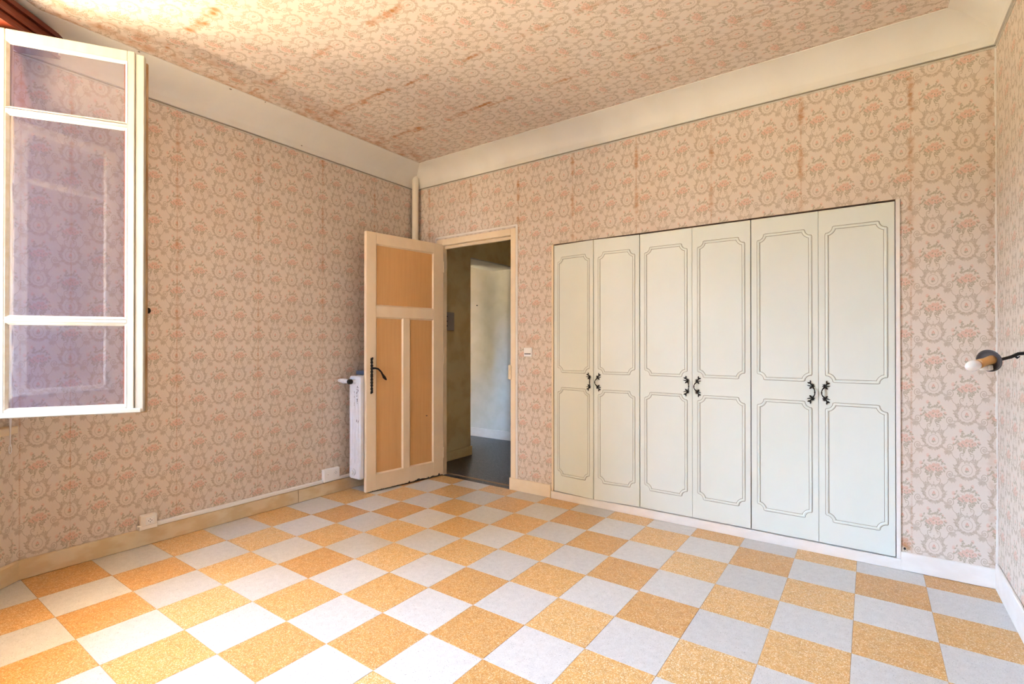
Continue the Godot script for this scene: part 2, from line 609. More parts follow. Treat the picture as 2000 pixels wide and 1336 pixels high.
func terrazzo_texture(side: int, ground: Color, var_: float, chips: Array, seed_: int) -> ImageTexture:
	# chips: [count, least radius, largest radius, colour, strength]
	var r := RandomNumberGenerator.new()
	r.seed = seed_
	var noise := FastNoiseLite.new()
	noise.seed = seed_
	noise.frequency = 0.012
	var px := PackedFloat32Array()
	px.resize(side * side * 3)
	for i in side * side:
		var g := 1.0 + var_ * noise.get_noise_2d(i % side, i / side)
		px[i * 3] = ground.r * g
		px[i * 3 + 1] = ground.g * g
		px[i * 3 + 2] = ground.b * g
	for c in chips:
		for j in c[0]:
			var cx := r.randf() * side
			var cy := r.randf() * side
			var rx: float = r.randf_range(c[1], c[2])
			var ry: float = rx * r.randf_range(0.55, 1.0)
			var an := r.randf() * TAU
			var ca := cos(an)
			var sa := sin(an)
			var st: float = c[4] * r.randf_range(0.5, 1.0)
			var col: Color = c[3]
			var m := ceili(rx)
			for y in range(-m, m + 1):
				for x in range(-m, m + 1):
					var u := (x * ca + y * sa) / rx
					var v := (y * ca - x * sa) / ry
					var d := 1.0 - u * u - v * v
					if d > 0.0:
						var q := (posmod(int(cy) + y, side) * side + posmod(int(cx) + x, side)) * 3
						var t := st * minf(1.0, d * 2.5)
						px[q] += (col.r - px[q]) * t
						px[q + 1] += (col.g - px[q + 1]) * t
						px[q + 2] += (col.b - px[q + 2]) * t
	var data := PackedByteArray()
	data.resize(side * side * 3)
	for i in side * side * 3:
		data[i] = int(clampf(px[i], 0, 1) * 255.0)
	return ImageTexture.create_from_image(Image.create_from_data(side, side, false, Image.FORMAT_RGB8, data))


func mat(c: Color, rough := 0.5, spec := 0.5) -> StandardMaterial3D:
	var m := StandardMaterial3D.new()
	m.albedo_color = c
	m.roughness = rough
	m.metallic_specular = spec
	return m


func mottled(c: Color, other: Color, scale: Vector3, rough := 0.5, seed_ := 1, freq := 0.02, lo := 0.35, hi := 0.75) -> StandardMaterial3D:
	# paint, plaster or wood whose colour wanders between two tones
	var m := mat(Color.WHITE, rough)
	var t := NoiseTexture2D.new()
	var n := FastNoiseLite.new()
	n.seed = seed_
	n.frequency = freq
	n.fractal_octaves = 4
	t.noise = n
	t.width = 256
	t.height = 256
	t.seamless = true
	var g := Gradient.new()
	g.offsets = PackedFloat32Array([lo, hi])
	g.colors = PackedColorArray([c, other])
	t.color_ramp = g
	m.albedo_texture = t
	m.uv1_triplanar = true
	m.uv1_world_triplanar = true
	m.uv1_scale = scale
	return m


func make_materials() -> void:
	var paper := wallpaper_texture()
	var brown := Color(0.68, 0.45, 0.20)
	var streaks := []
	# left wall: seams at 0.235 + 0.54 k along its 2.91 m
	for k in 6:
		var u := (0.235 + 0.54 * k) / 2.91
		streaks.append([u, 0.0, u, 1.0, 0.9, 0.75])
		for j in 5:
			var y := 0.06 + 0.13 * j + 0.02 * (k % 3)
			streaks.append([u, y, u + 0.001, y + 0.07, 3.5, 0.62 - 0.08 * j])
	streaks.append([0.0, 0.0, 1.0, 0.0, 5.0, 0.25])
	streaks.append([0.62, 0.675, 0.78, 0.672, 2.2, 0.55])
	var left := stain_and_shade_texture(1024, 1024, streaks, brown, 11)
	streaks = []
	for k in 9:
		var u := (0.19 + 0.53 * k) / 4.251
		if u < 1.0:
			streaks.append([u, 0.0, u, 1.0, 0.8, 0.7])
			for j in 4:
				var y := 0.06 + 0.11 * j + 0.02 * (k % 3)
				streaks.append([u, y, u, y + 0.06, 3.0, 0.72 - 0.10 * j])
	streaks.append([0.318, 0.56, 0.322, 0.60, 9.0, 0.35])
	streaks.append([0.3, 0.54, 0.31, 0.58, 6.0, 0.3])
	streaks.append([0.909, 0.943, 0.914, 0.958, 6.0, 0.8])
	streaks.append([0.935, 0.966, 0.955, 0.968, 2.5, 0.6])
	streaks.append([0.994, 0.0, 0.994, 1.0, 3.0, 0.22])
	var back := stain_and_shade_texture(1024, 1024, streaks, brown, 12)
	# ceiling: seams along x every 0.54 m of z; brown water marks beside the left cornice, deepened to paint in the shade there
	streaks = []
	for k in 8:
		var y := (2.88 - 0.541 - 0.5425 * (k - 0.0) + 1.6 - 0.0) / 4.48
		y = (1.6 + 0.541 + 0.543 * (k - 3)) / 4.48
		y = 1.0 - y
		streaks.append([0.0, y, 1.0, y, 0.6, 0.35])
		for j in 9:
			var x := 0.03 + 0.115 * j + 0.03 * sin(k * 2.3 + j)
			streaks.append([x, y, x + 0.05, y + 0.0015 * sin(j), 2.6, 0.85 - 0.04 * j])
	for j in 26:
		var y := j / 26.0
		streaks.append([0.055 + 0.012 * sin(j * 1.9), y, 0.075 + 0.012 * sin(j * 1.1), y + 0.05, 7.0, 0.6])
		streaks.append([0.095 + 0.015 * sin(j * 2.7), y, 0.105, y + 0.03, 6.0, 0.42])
	streaks.append([0.06, 0.03, 0.95, 0.045, 3.0, 0.22])
	for q in [[0.165, 0.523, 0.205, 0.521, 4.5], [0.205, 0.521, 0.235, 0.522, 6.0], [0.10, 0.285, 0.15, 0.287, 5.5], [0.15, 0.287, 0.26, 0.286, 3.0], [0.12, 0.165, 0.20, 0.166, 4.0], [0.27, 0.164, 0.36, 0.166, 3.0], [0.36, 0.405, 0.42, 0.404, 3.0]]:
		streaks.append([q[0], q[1], q[2], q[3], q[4], 0.85])
	var above := stain_and_shade_texture(1024, 1024, streaks, brown, 13)
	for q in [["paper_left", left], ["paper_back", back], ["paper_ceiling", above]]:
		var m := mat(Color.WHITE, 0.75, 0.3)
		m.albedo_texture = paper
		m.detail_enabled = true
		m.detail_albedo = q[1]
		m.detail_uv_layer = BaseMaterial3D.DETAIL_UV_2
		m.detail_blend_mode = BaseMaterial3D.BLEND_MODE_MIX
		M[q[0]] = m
	var plain := mat(Color.WHITE, 0.75, 0.3)
	plain.albedo_texture = paper
	M.paper = plain
	var white := terrazzo_texture(1024, Color(0.80, 0.792, 0.775), 0.04, [[9000, 2.0, 4.5, Color(0.86, 0.85, 0.84), 0.7], [9000, 1.2, 3.0, Color(0.66, 0.645, 0.62), 0.55], [1000, 1.3, 2.8, Color(0.34, 0.32, 0.31), 0.85], [2500, 1.4, 3.2, Color(0.74, 0.68, 0.59), 0.5]], 21)
	var ochre := terrazzo_texture(1024, Color(0.79, 0.61, 0.36), 0.10, [[9000, 2.0, 5.0, Color(0.82, 0.65, 0.40), 0.7], [17000, 2.0, 5.2, Color(0.88, 0.77, 0.58), 0.75], [6500, 2.0, 5.2, Color(0.95, 0.91, 0.83), 0.9], [350, 1.0, 2.2, Color(0.30, 0.20, 0.12), 0.7]], 22)
	M.tile_white = []
	M.tile_ochre = []
	for i in 4:
		var a := mat(Color.WHITE * [1.0, 0.975, 0.95, 0.985][i], 0.3, 0.42)
		a.albedo_texture = white
		M.tile_white.append(a)
		var b := mat([Color(1, 1, 1), Color(0.98, 0.95, 0.9), Color(0.95, 0.90, 0.84), Color(1, 0.985, 0.96)][i], 0.3, 0.42)
		b.albedo_texture = ochre
		M.tile_ochre.append(b)
	M.grout = mat(Color(0.62, 0.52, 0.42), 0.9)
	var dark := terrazzo_texture(512, Color(0.19, 0.185, 0.19), 0.1, [[2200, 2.0, 6.0, Color(0.36, 0.35, 0.34), 0.75], [1200, 2.0, 5.0, Color(0.58, 0.56, 0.53), 0.85]], 23)
	M.hall_tile = mat(Color.WHITE, 0.35)
	M.hall_tile.albedo_texture = dark
	M.plaster_yellow = mottled(Color(0.90, 0.83, 0.64), Color(0.86, 0.765, 0.555), Vector3(0.7, 0.7, 0.7), 0.85, 31)
	M.plaster_white = mottled(Color(0.84, 0.83, 0.79), Color(0.815, 0.805, 0.76), Vector3(0.8, 0.8, 0.8), 0.8, 32)
	M.cornice = mottled(Color(0.86, 0.848, 0.815), Color(0.845, 0.83, 0.79), Vector3(0.6, 0.6, 0.6), 0.6, 33)
	M.base_old = mottled(Color(0.86, 0.79, 0.66), Color(0.82, 0.72, 0.55), Vector3(0.9, 1.6, 0.9), 0.5, 34)
	M.base_white = mottled(Color(0.90, 0.88, 0.85), Color(0.88, 0.855, 0.82), Vector3(1.0, 2.0, 1.0), 0.45, 35)
	M.frame_cream = mottled(Color(0.91, 0.84, 0.72), Color(0.89, 0.815, 0.69), Vector3(0.8, 0.8, 0.8), 0.45, 36)
	M.door_cream = mottled(Color(0.925, 0.84, 0.71), Color(0.91, 0.82, 0.685), Vector3(1.0, 0.5, 1.0), 0.45, 37)
	M.door_panel = mottled(Color(0.855, 0.665, 0.435), Color(0.842, 0.645, 0.412), Vector3(6.0, 0.35, 6.0), 0.45, 38)
	M.sash_paint = mottled(Color(0.745, 0.735, 0.69), Color(0.72, 0.70, 0.645), Vector3(5.0, 0.5, 5.0), 0.5, 39)
	M.putty = mottled(Color(0.79, 0.78, 0.745), Color(0.75, 0.725, 0.66), Vector3(3, 3, 3), 0.6, 40)
	M.bare_wood = mat(Color(0.60, 0.36, 0.20), 0.7)
	M.lip = mottled(Color(0.72, 0.62, 0.47), Color(0.60, 0.44, 0.28), Vector3(4, 1.0, 4), 0.6, 46)
	M.red_paint = mat(Color(0.52, 0.25, 0.17), 0.6)
	M.wardrobe = mottled(Color(0.852, 0.870, 0.833), Color(0.845, 0.862, 0.822), Vector3(0.5, 0.3, 0.5), 0.42, 41)
	M.glaze = mat(Color(0.52, 0.49, 0.42), 0.6)
	M.dark_gap = mat(Color(0.05, 0.05, 0.05), 0.9)
	M.bronze = mat(Color(0.10, 0.065, 0.05), 0.42)
	M.bronze.metallic = 0.5
	M.iron = mat(Color(0.06, 0.05, 0.05), 0.5)
	M.iron.metallic = 0.4
	M.red_wood = mottled(Color(0.44, 0.175, 0.095), Color(0.40, 0.155, 0.085), Vector3(1.5, 8.0, 1.5), 0.4, 42)
	M.plastic = mat(Color(0.90, 0.875, 0.835), 0.35)
	M.plastic_white = mat(Color(0.92, 0.92, 0.91), 0.3)
	M.black = mat(Color(0.03, 0.03, 0.03), 0.4)
	M.rad_white = mottled(Color(0.845, 0.855, 0.89), Color(0.83, 0.835, 0.86), Vector3(2, 2, 2), 0.4, 43)
	M.pipe = mat(Color(0.90, 0.86, 0.78), 0.5)
	M.blue_grey = mat(Color(0.30, 0.36, 0.47), 0.5)
	M.panel_grey = mat(Color(0.66, 0.63, 0.60), 0.6)
	M.brass_sleeve = mat(Color(0.77, 0.58, 0.35), 0.5)
	M.pewter = mat(Color(0.33, 0.32, 0.325), 0.38)
	M.pewter.metallic = 0.4
	M.bulb = mat(Color(0.86, 0.84, 0.82), 0.25)
	M.bulb.subsurf_scatter_enabled = true
	M.bulb.subsurf_scatter_strength = 0.3
	M.cord = mat(Color(0.90, 0.90, 0.92), 0.7)
	M.near_blocker = mottled(Color(0.48, 0.445, 0.37), Color(0.43, 0.39, 0.32), Vector3(0.3, 0.3, 0.3), 0.9, 48)
	M.far_blocker = mottled(Color(0.58, 0.54, 0.42), Color(0.50, 0.46, 0.35), Vector3(0.2, 0.2, 0.2), 0.9, 47)
	M.stone = mottled(Color(0.80, 0.77, 0.70), Color(0.70, 0.66, 0.58), Vector3(1, 1, 1), 0.9, 44)
	var glass := StandardMaterial3D.new()
	glass.transparency = BaseMaterial3D.TRANSPARENCY_ALPHA
	glass.albedo_color = Color(0.40, 0.40, 0.52, 0.17)
	glass.roughness = 0.0
	M.glass = glass


# =====================================================================  the room

func room_outline() -> PackedVector2Array:
	return PackedVector2Array([CA, Vector2(XL, ZB), Vector2(XR, ZB), Vector2(XR, ZF), CB])


func build_floor() -> void:
	var root := base("floor")
	tag(root, "chequered terrazzo tile floor of alternating ochre and whitish square tiles", "floor", "", "structure")
	var bed := Shape.new()
	var out := PackedVector2Array([Vector2(-0.4, 0.2), Vector2(-0.4, -2.99), Vector2(4.5, -2.99), Vector2(4.5, 2.0), Vector2(1.1, 2.0)])
	bed.xf = Transform3D(Basis(Vector3(1, 0, 0), Vector3(0, 0, 1), Vector3(0, -1, 0)), Vector3.ZERO)
	bed.prism(out, 0.0009, 0.12)
	part("grout_bed", bed, M.grout, root)
	var room := room_outline()
	var gap := 0.0006
	for i in range(0, 14):
		for j in range(-6, 10):
			var x0 := i * T + gap
			var x1 := (i + 1) * T - gap
			if i == 0:
				x0 = XL
			if i == 13:
				x1 = XR
			var z0 := -(j + 1) * T + gap
			var z1 := -j * T - gap
			if j == 9:
				z0 = ZB
			var pieces := Geometry2D.intersect_polygons(PackedVector2Array([Vector2(x0, z0), Vector2(x1, z0), Vector2(x1, z1), Vector2(x0, z1)]), room)
			for piece: PackedVector2Array in pieces:
				if piece.size() < 3:
					continue
				var s := Shape.new()
				var off := Vector2(rng.randf(), rng.randf())
				var flip := rng.randi() % 4
				var pts := piece
				if Geometry2D.is_polygon_clockwise(pts):
					pts.reverse()
				var lift := 0.0003 * rng.randf_range(-1.0, 1.0)
				var bev := 0.0005
				var inner := PackedVector2Array()
				var m := pts.size()
				for k in m:
					var d0 := (pts[k] - pts[(k + m - 1) % m]).normalized()
					var d1 := (pts[(k + 1) % m] - pts[k]).normalized()
					inner.append(pts[k] + (Vector2(-d0.y, d0.x) + Vector2(-d1.y, d1.x)) * bev)
				var top := []
				var uvs := []
				for q in inner:
					top.append(Vector3(q.x, lift, q.y))
					var t: Vector2 = [q, Vector2(q.y, -q.x), -q, Vector2(-q.y, q.x)][flip]
					uvs.append(t / 0.6 + off)
				s.poly(top, Vector3.UP, uvs)
				for k in m:
					var l := (k + 1) % m
					var d := (pts[l] - pts[k]).normalized()
					var nn := Vector3(d.y, 0, -d.x)
					s.poly([top[k], top[l], Vector3(pts[l].x, lift - bev, pts[l].y), Vector3(pts[k].x, lift - bev, pts[k].y)], (nn + Vector3.UP).normalized(), [uvs[k], uvs[l], uvs[l], uvs[k]])
					s.poly([Vector3(pts[k].x, lift - bev, pts[k].y), Vector3(pts[l].x, lift - bev, pts[l].y), Vector3(pts[l].x, -0.004, pts[l].y), Vector3(pts[k].x, -0.004, pts[k].y)], nn, [uvs[k], uvs[l], uvs[l], uvs[k]])
				var kinds: Array = M.tile_white if (i + j) % 2 != 0 else M.tile_ochre
				part("tile", s, kinds[rng.randi() % 4], root)


func build_walls() -> void:
	var p := Vector2(0.27, 0.29)
	var s := slab(Vector3(XL, 0, CA.y), Vector3(0, 0, -1), Vector3(1, 0, 0), CA.y - ZB, CEIL, [], 0.3, Vector2(0.0, 0.0), Vector2(CA.y + 0.203, 0.603), p)
	tag(part("wall_left", s, M.paper_left), "long papered wall with rose medallion pattern behind the radiator and window casement", "wall", "", "structure")
	s = slab(Vector3(XL, 0, ZB), Vector3(1, 0, 0), Vector3(0, 0, 1), XR - XL, CEIL, [[0.300 - XL, 0, 1.135 - XL, 2.225], [1.553 - XL, 0.0, 3.79 - XL, 2.075]], 0.06, Vector2(0.3, 0.2), Vector2(4.08 - XL, 1.465), p)
	tag(part("wall_back", s, M.paper_back), "papered wall that holds the doorway and the built-in wardrobe", "wall", "", "structure")
	s = slab(Vector3(XR, 0, ZB), Vector3(0, 0, 1), Vector3(-1, 0, 0), ZF - ZB, CEIL, [], 0.2, Vector2(0.0, 0.3), Vector2(0.1, 1.32), p)
	tag(part("wall_right", s, M.paper), "papered wall at the edge of the picture that carries the sconce", "wall", "", "structure")
	s = slab(Vector3(XR, 0, ZF), Vector3(-1, 0, 0), Vector3(0, 0, -1), XR - CB.x, CEIL, [], 0.3, Vector2(0.0, 0.0), Vector2(0.1, 1.32), p)
	tag(part("wall_front", s, M.paper), "papered wall behind the camera", "wall", "", "structure")
	var u := Vector3(-DU.x, 0, -DU.y)
	var length := CA.distance_to(CB)
	s = slab(Vector3(CB.x, 0, CB.y), u, Vector3(DN.x, 0, DN.y), length, CEIL, [[length - 1.60, 0.86, length - 0.243, 2.80]], 0.32, Vector2(0.25, 0.25), Vector2(length - 0.1, 0.603), p)
	tag(part("wall_window", s, M.paper), "slanted corner wall that holds the open window", "wall", "", "structure")
	# added unseen wall outside, square to the window wall, that cuts sky light
	var wo := CA + DU * 2.5 - DN * 2.0
	s = slab(Vector3(wo.x, 0, wo.y), Vector3(-DN.x, 0, -DN.y), Vector3(-DU.x, 0, -DU.y), 3.4, 6.0, [], 0.3, Vector2.ZERO, Vector2.ZERO, Vector2(1, 1), -4.0)
	tag(part("wall_sky_blocker", s, M.near_blocker), "added unseen wall outside the window, keeping sky light off the left of the room", "wall", "", "structure")
	s = slab(Vector3(-32.0, 0, -1.0), Vector3(0.645, 0, 0.764), Vector3(0.764, 0, -0.645), 46.0, 5.3, [], 0.4, Vector2.ZERO, Vector2.ZERO, Vector2(1, 1), -4.0)  # added far wall, out of view, to block light near the horizon
	tag(part("wall_horizon_blocker", s, M.far_blocker), "added unseen far wall outside the window, dimming the light from the horizon", "wall", "", "structure")
	var shade_slab := Shape.new()
	shade_slab.xf = Transform3D(Basis(Vector3(DU.x, 0, DU.y), Vector3.UP, Vector3(-DN.x, 0, -DN.y)), Vector3(CA.x, 0, CA.y))
	shade_slab.box(Vector3(-0.4, 3.2, 0.32), Vector3(2.4, 3.36, 1.5), 0.01)  # added slab, out of view, to shade the floor near the window
	tag(part("ceiling_sky_blocker", shade_slab, M.plaster_white), "added unseen slab outside above the window, holding high sky light off the floor", "light_blocker", "", "structure")
	# ceiling
	var c := Shape.new()
	var o := room_outline()
	var big := PackedVector2Array([Vector2(-0.4, 0.2), Vector2(-0.4, -3.0), Vector2(4.5, -3.0), Vector2(4.5, 2.0), Vector2(1.0, 2.0)])
	var pts := []
	var t1 := []
	var t2 := []
	for q in big:
		pts.append(Vector3(q.x, CEIL, q.y))
		t1.append(Vector2((q.y + 1.085) / 0.27, (q.x - 1.622) / 0.29 + 0.5))
		t2.append(Vector2((q.x - XL) / (XR - XL), 1.0 - (ZF - q.y) / (ZF - ZB)))
	c.poly(pts, Vector3.DOWN, t1, t2)
	c.xf = Transform3D(Basis(Vector3(1, 0, 0), Vector3(0, 0, 1), Vector3(0, -1, 0)), Vector3.ZERO)
	c.prism(big, -CEIL - 0.15, -CEIL - 0.002)
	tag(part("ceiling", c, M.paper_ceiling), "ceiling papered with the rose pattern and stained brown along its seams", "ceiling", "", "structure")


func build_cornice() -> void:
	# each run lofts a cove from the wall corners to the corners of the ceiling paper
	var wall := [CA, Vector2(XL, ZB), Vector2(XR, ZB), Vector2(XR, ZF), CB]
	var ceil_ := [Vector2(0.205, -0.02), Vector2(0.205, -2.687), Vector2(3.992, -2.687), Vector2(3.992, 1.4), Vector2(1.36, 1.4)]
	var low := [2.822, 2.803, 2.803, 2.81, 2.81]
	var prof := [Vector2(0.0, 0.0), Vector2(0.055, 0.0), Vector2(0.06, 0.10), Vector2(0.08, 0.25), Vector2(0.14, 0.42), Vector2(0.25, 0.58), Vector2(0.40, 0.72), Vector2(0.60, 0.85), Vector2(0.80, 0.93), Vector2(0.97, 0.97), Vector2(1.0, 0.972), Vector2(1.0, 1.0)]
	var runs := [[0, 1, "left"], [1, 2, "back"], [2, 3, "right"], [3, 4, "front"], [4, 0, "window"]]
	var says := ["white plaster cove cornice along the wall with the radiator, cracked and flaking", "white plaster cove cornice above the wardrobe and the doorway", "white plaster cove cornice above the sconce wall", "white plaster cove cornice behind the camera", "white plaster cove cornice above the window"]
	for k in runs.size():
		var r: Array = runs[k]
		var s := Shape.new()
		var rows := []
		for e in [r[0], r[1]]:
			var w: Vector2 = wall[e]
			var c: Vector2 = ceil_[e]
			var row := []
			for q in prof:
				var h := w.lerp(c, q.x)
				row.append(Vector3(h.x, low[e] + q.y * (CEIL - low[e]), h.y))
			rows.append(row)
		var mid: Vector3 = (rows[0][0] + rows[1][0]) / 2.0
		var inward := Vector3(2.0, 1.2, -1.0) - mid
		var nn := []
		for i in prof.size() - 1:
			var f: Vector3 = (rows[1][i] - rows[0][i]).cross(rows[0][i + 1] - rows[0][i]).normalized()
			if f.dot(inward) < 0.0:
				f = -f
			nn.append(f)
		for i in prof.size() - 1:
			var na: Vector3 = nn[i]
			var nb: Vector3 = nn[i]
			if i > 2 and i < 9:
				na = (nn[i - 1] + nn[i]).normalized()
				nb = (nn[i + 1] + nn[i]).normalized() if i < 8 else nn[i]
			var ids := [s.put(rows[0][i], na), s.put(rows[1][i], na), s.put(rows[1][i + 1], nb), s.put(rows[0][i + 1], nb)]
			s.tri(ids[0], ids[1], ids[2])
			s.tri(ids[0], ids[2], ids[3])
		var o := part("trim_%d" % (k + 1), s, M.cornice)
		tag(o, says[k], "cornice", "", "structure")
		# the cream paper bead under the cornice
		var a: Vector2 = wall[r[0]]
		var b: Vector2 = wall[r[1]]
		var d := (b - a).normalized()
		var inn := Vector2(-d.y, d.x)
		if inn.dot(Vector2(2, -1) - a) < 0.0:
			inn = -inn
		var bead := Shape.new()
		var pa := Vector3(a.x, low[r[0]] - 0.0125, a.y)
		var pb := Vector3(b.x, low[r[1]] - 0.0125, b.y)
		var n3 := Vector3(inn.x, 0, inn.y)
		var up := Vector3(0, 0.0042, 0)
		bead.quad(pa - up, pb - up, pb - up + n3 * 0.004, pa - up + n3 * 0.004, Vector3.DOWN)
		bead.quad(pa - up + n3 * 0.004, pb - up + n3 * 0.004, pb + up + n3 * 0.004, pa + up + n3 * 0.004, n3)
		bead.quad(pa + up, pb + up, pb + up + n3 * 0.004, pa + up + n3 * 0.004, Vector3.UP)
		part("bead", bead, M.putty, o)
		var gr := Shape.new()
		gr.quad(pa + up + n3 * 0.0006, pb + up + n3 * 0.0006, pb + up * 2.9 + n3 * 0.0006, pa + up * 2.9 + n3 * 0.0006, n3)
		part("groove", gr, M.glaze, o)
		if k == 0:
			for q in [[-0.97, 0.93, 0.010], [-1.62, 0.10, 0.007], [-0.45, 0.97, 0.006], [-1.2, 0.985, 0.004]]:
				var f := Shape.new()
				var wx: float = 0.205 * q[1] + XL * (1.0 - q[1])
				f.blob(Vector3(wx, 2.822 + (0.14 if q[1] > 0.5 else 0.02), q[0]), Vector3(0.006, 0.003, q[2]), Basis(), 7, 4)
				part("chip", f, M.glaze, o)


func skirting(a: Vector3, b: Vector3, n: Vector3, h: float, thick: float, m: Material) -> Shape:
	var s := Shape.new()
	var d := (b - a).normalized()
	s.xf = Transform3D(Basis(d, Vector3.UP, n), a)
	s.box(Vector3(0, 0.0005, 0), Vector3(a.distance_to(b), h, thick), 0.004)
	return s


func build_baseboards() -> void:
	var l := Vector3(1, 0, 0)
	var root := base("baseboard_left")
	tag(root, "yellowed cream baseboard along the radiator wall", "baseboard", "", "structure")
	part("board", skirting(Vector3(XL, 0, 0.028), Vector3(XL, 0, -1.60), l, 0.105, 0.022, null), M.base_old, root)
	part("board", skirting(Vector3(XL, 0, -1.601), Vector3(XL, 0, ZB), l, 0.103, 0.021, null), M.base_old, root)
	var d := Vector3(DU.x, 0, DU.y)
	root = base("baseboard_window")
	tag(root, "cream baseboard piece below the window in the slanted corner", "baseboard", "", "structure")
	part("board", skirting(Vector3(CA.x, 0, CA.y) + d * 2.0, Vector3(CA.x, 0, CA.y) - d * 0.02, Vector3(DN.x, 0, DN.y), 0.102, 0.030, null), M.base_old, root)
	root = base("baseboard_back")
	tag(root, "baseboard pieces of the wardrobe wall, cream by the door and white by the corner", "baseboard", "", "structure")
	part("board", skirting(Vector3(1.115, 0, ZB), Vector3(1.532, 0, ZB), Vector3(0, 0, 1), 0.106, 0.014, null), M.frame_cream, root)
	part("board", skirting(Vector3(3.803, 0, ZB), Vector3(XR, 0, ZB), Vector3(0, 0, 1), 0.104, 0.014, null), M.base_white, root)
	root = base("baseboard_right")
	tag(root, "white chipped baseboard below the sconce", "baseboard", "", "structure")
	part("board", skirting(Vector3(XR, 0, ZB + 0.014), Vector3(XR, 0, ZF), Vector3(-1, 0, 0), 0.135, 0.014, null), M.base_white, root)


func build_hall() -> void:
	var z0 := ZB - 0.06
	var f := Shape.new()
	f.poly([Vector3(-2.3, -0.004, z0 + 0.1), Vector3(2.2, -0.004, z0 + 0.1), Vector3(2.2, -0.004, -4.75), Vector3(-2.3, -0.004, -4.75)], Vector3.UP, [Vector2(0, 0), Vector2(9, 0), Vector2(9, 3.6), Vector2(0, 3.6)])
	f.box(Vector3(-2.3, -0.1, -4.75), Vector3(2.2, -0.006, z0 + 0.1))
	tag(part("floor", f, M.hall_tile), "dark speckled terrazzo floor of the hallway beyond the doorway", "floor", "", "structure")
	# the yellowed wall with the fuse plate, cut by a wide opening under a beam
	var h := 2.9
	var s := slab(Vector3(-0.053, 0, z0), Vector3(0, 0, -1), Vector3(1, 0, 0), 1.78, h, [[0.797, 0, 1.78, 2.25]], 0.43)
	tag(part("wall_hall_side", s, M.plaster_yellow), "yellowed plaster wall seen through the doorway, with a grey plate on it", "wall", "", "structure")
	s = slab(Vector3(-2.3, 0, -4.683), Vector3(1, 0, 0), Vector3(0, 0, 1), 4.5, h, [], 0.1)
	tag(part("wall_hall_back", s, M.plaster_white), "pale plaster wall at the far end of the hallway lit blue from the side", "wall", "", "structure")
	s = slab(Vector3(1.42, 0, -4.683), Vector3(0, 0, 1), Vector3(-1, 0, 0), 1.742, h, [], 0.1)
	tag(part("wall_hall_right", s, M.plaster_yellow), "hidden end wall of the hallway", "wall", "", "structure")
	s = slab(Vector3(-2.3, 0, z0 + 0.05), Vector3(0, 0, -1), Vector3(1, 0, 0), 1.8, h, [], 0.1)
	tag(part("wall_hall_left", s, M.plaster_white), "hidden end wall of the side passage", "wall", "", "structure")
	s = slab(Vector3(-0.35, 0, -3.0), Vector3(-1, 0, 0), Vector3(0, 0, -1), 1.95, h, [[0.18, 0.85, 0.50, 2.0]], 0.1)
	tag(part("wall_hall_front", s, M.plaster_white), "hidden wall of the side passage with a tall window opening", "wall", "", "structure")
	var c := Shape.new()
	c.box(Vector3(-2.4, h, -4.8), Vector3(2.3, h + 0.1, z0 + 0.02))
	tag(part("ceiling", c, M.plaster_yellow), "hidden ceiling of the hallway", "ceiling", "", "structure")
	var so := Shape.new()
	so.box(Vector3(-0.48, 2.238, -4.68), Vector3(-0.0535, 2.2495, -3.74))
	tag(part("ceiling_beam", so, M.plaster_white), "greyish white underside of the beam over the far hallway opening", "beam", "", "structure")
	# baseboards of the hall
	var b := Shape.new()
	b.box(Vector3(-0.053, -0.003, -3.745), Vector3(-0.038, 0.10, z0), 0.003)
	b.box(Vector3(-0.30, -0.003, -3.752), Vector3(-0.038, 0.10, -3.738), 0.003)
	tag(part("baseboard_hall_side", b, M.plaster_yellow), "yellowed baseboard of the hallway below the grey plate", "baseboard", "", "structure")
	b = Shape.new()
	b.box(Vector3(-2.3, -0.003, -4.683), Vector3(2.2, 0.112, -4.668), 0.003)
	tag(part("baseboard_hall_back", b, M.base_white), "white baseboard of the far hallway wall", "baseboard", "", "structure")
	# grey plate with three screw holes
	var root := base("junction_plate", Vector3(-0.053, 1.505, -3.379))
	tag(root, "grey rectangular cover plate with three holes on the yellow hallway wall", "cover plate")
	var p := Shape.new()
	p.box(Vector3(0.0, -0.098, -0.07), Vector3(0.012, 0.098, 0.07), 0.002)
	part("plate", p, M.panel_grey, root)
	for y in [0.052, 0.0, -0.05]:
		var k := Shape.new()
		k.xf = Transform3D(Basis(Vector3(0, 0, 1), PI / 2), Vector3(0.0125, y, 0.046))
		k.lathe([Vector2(0.0, -0.001), Vector2(0.007, -0.001), Vector2(0.007, 0.0), Vector2(0.0001, 0.0)], 10)
		part("hole", k, M.black, root)
	var nail := Shape.new()
	nail.tube([Vector3(-0.73, 1.79, -4.683), Vector3(-0.73, 1.79, -4.668)], [0.008, 0.006], 8)
	tag(part("wall_nail", nail, M.black), "small dark nail in the pale far hallway wall", "nail")


# =====================================================================  the window

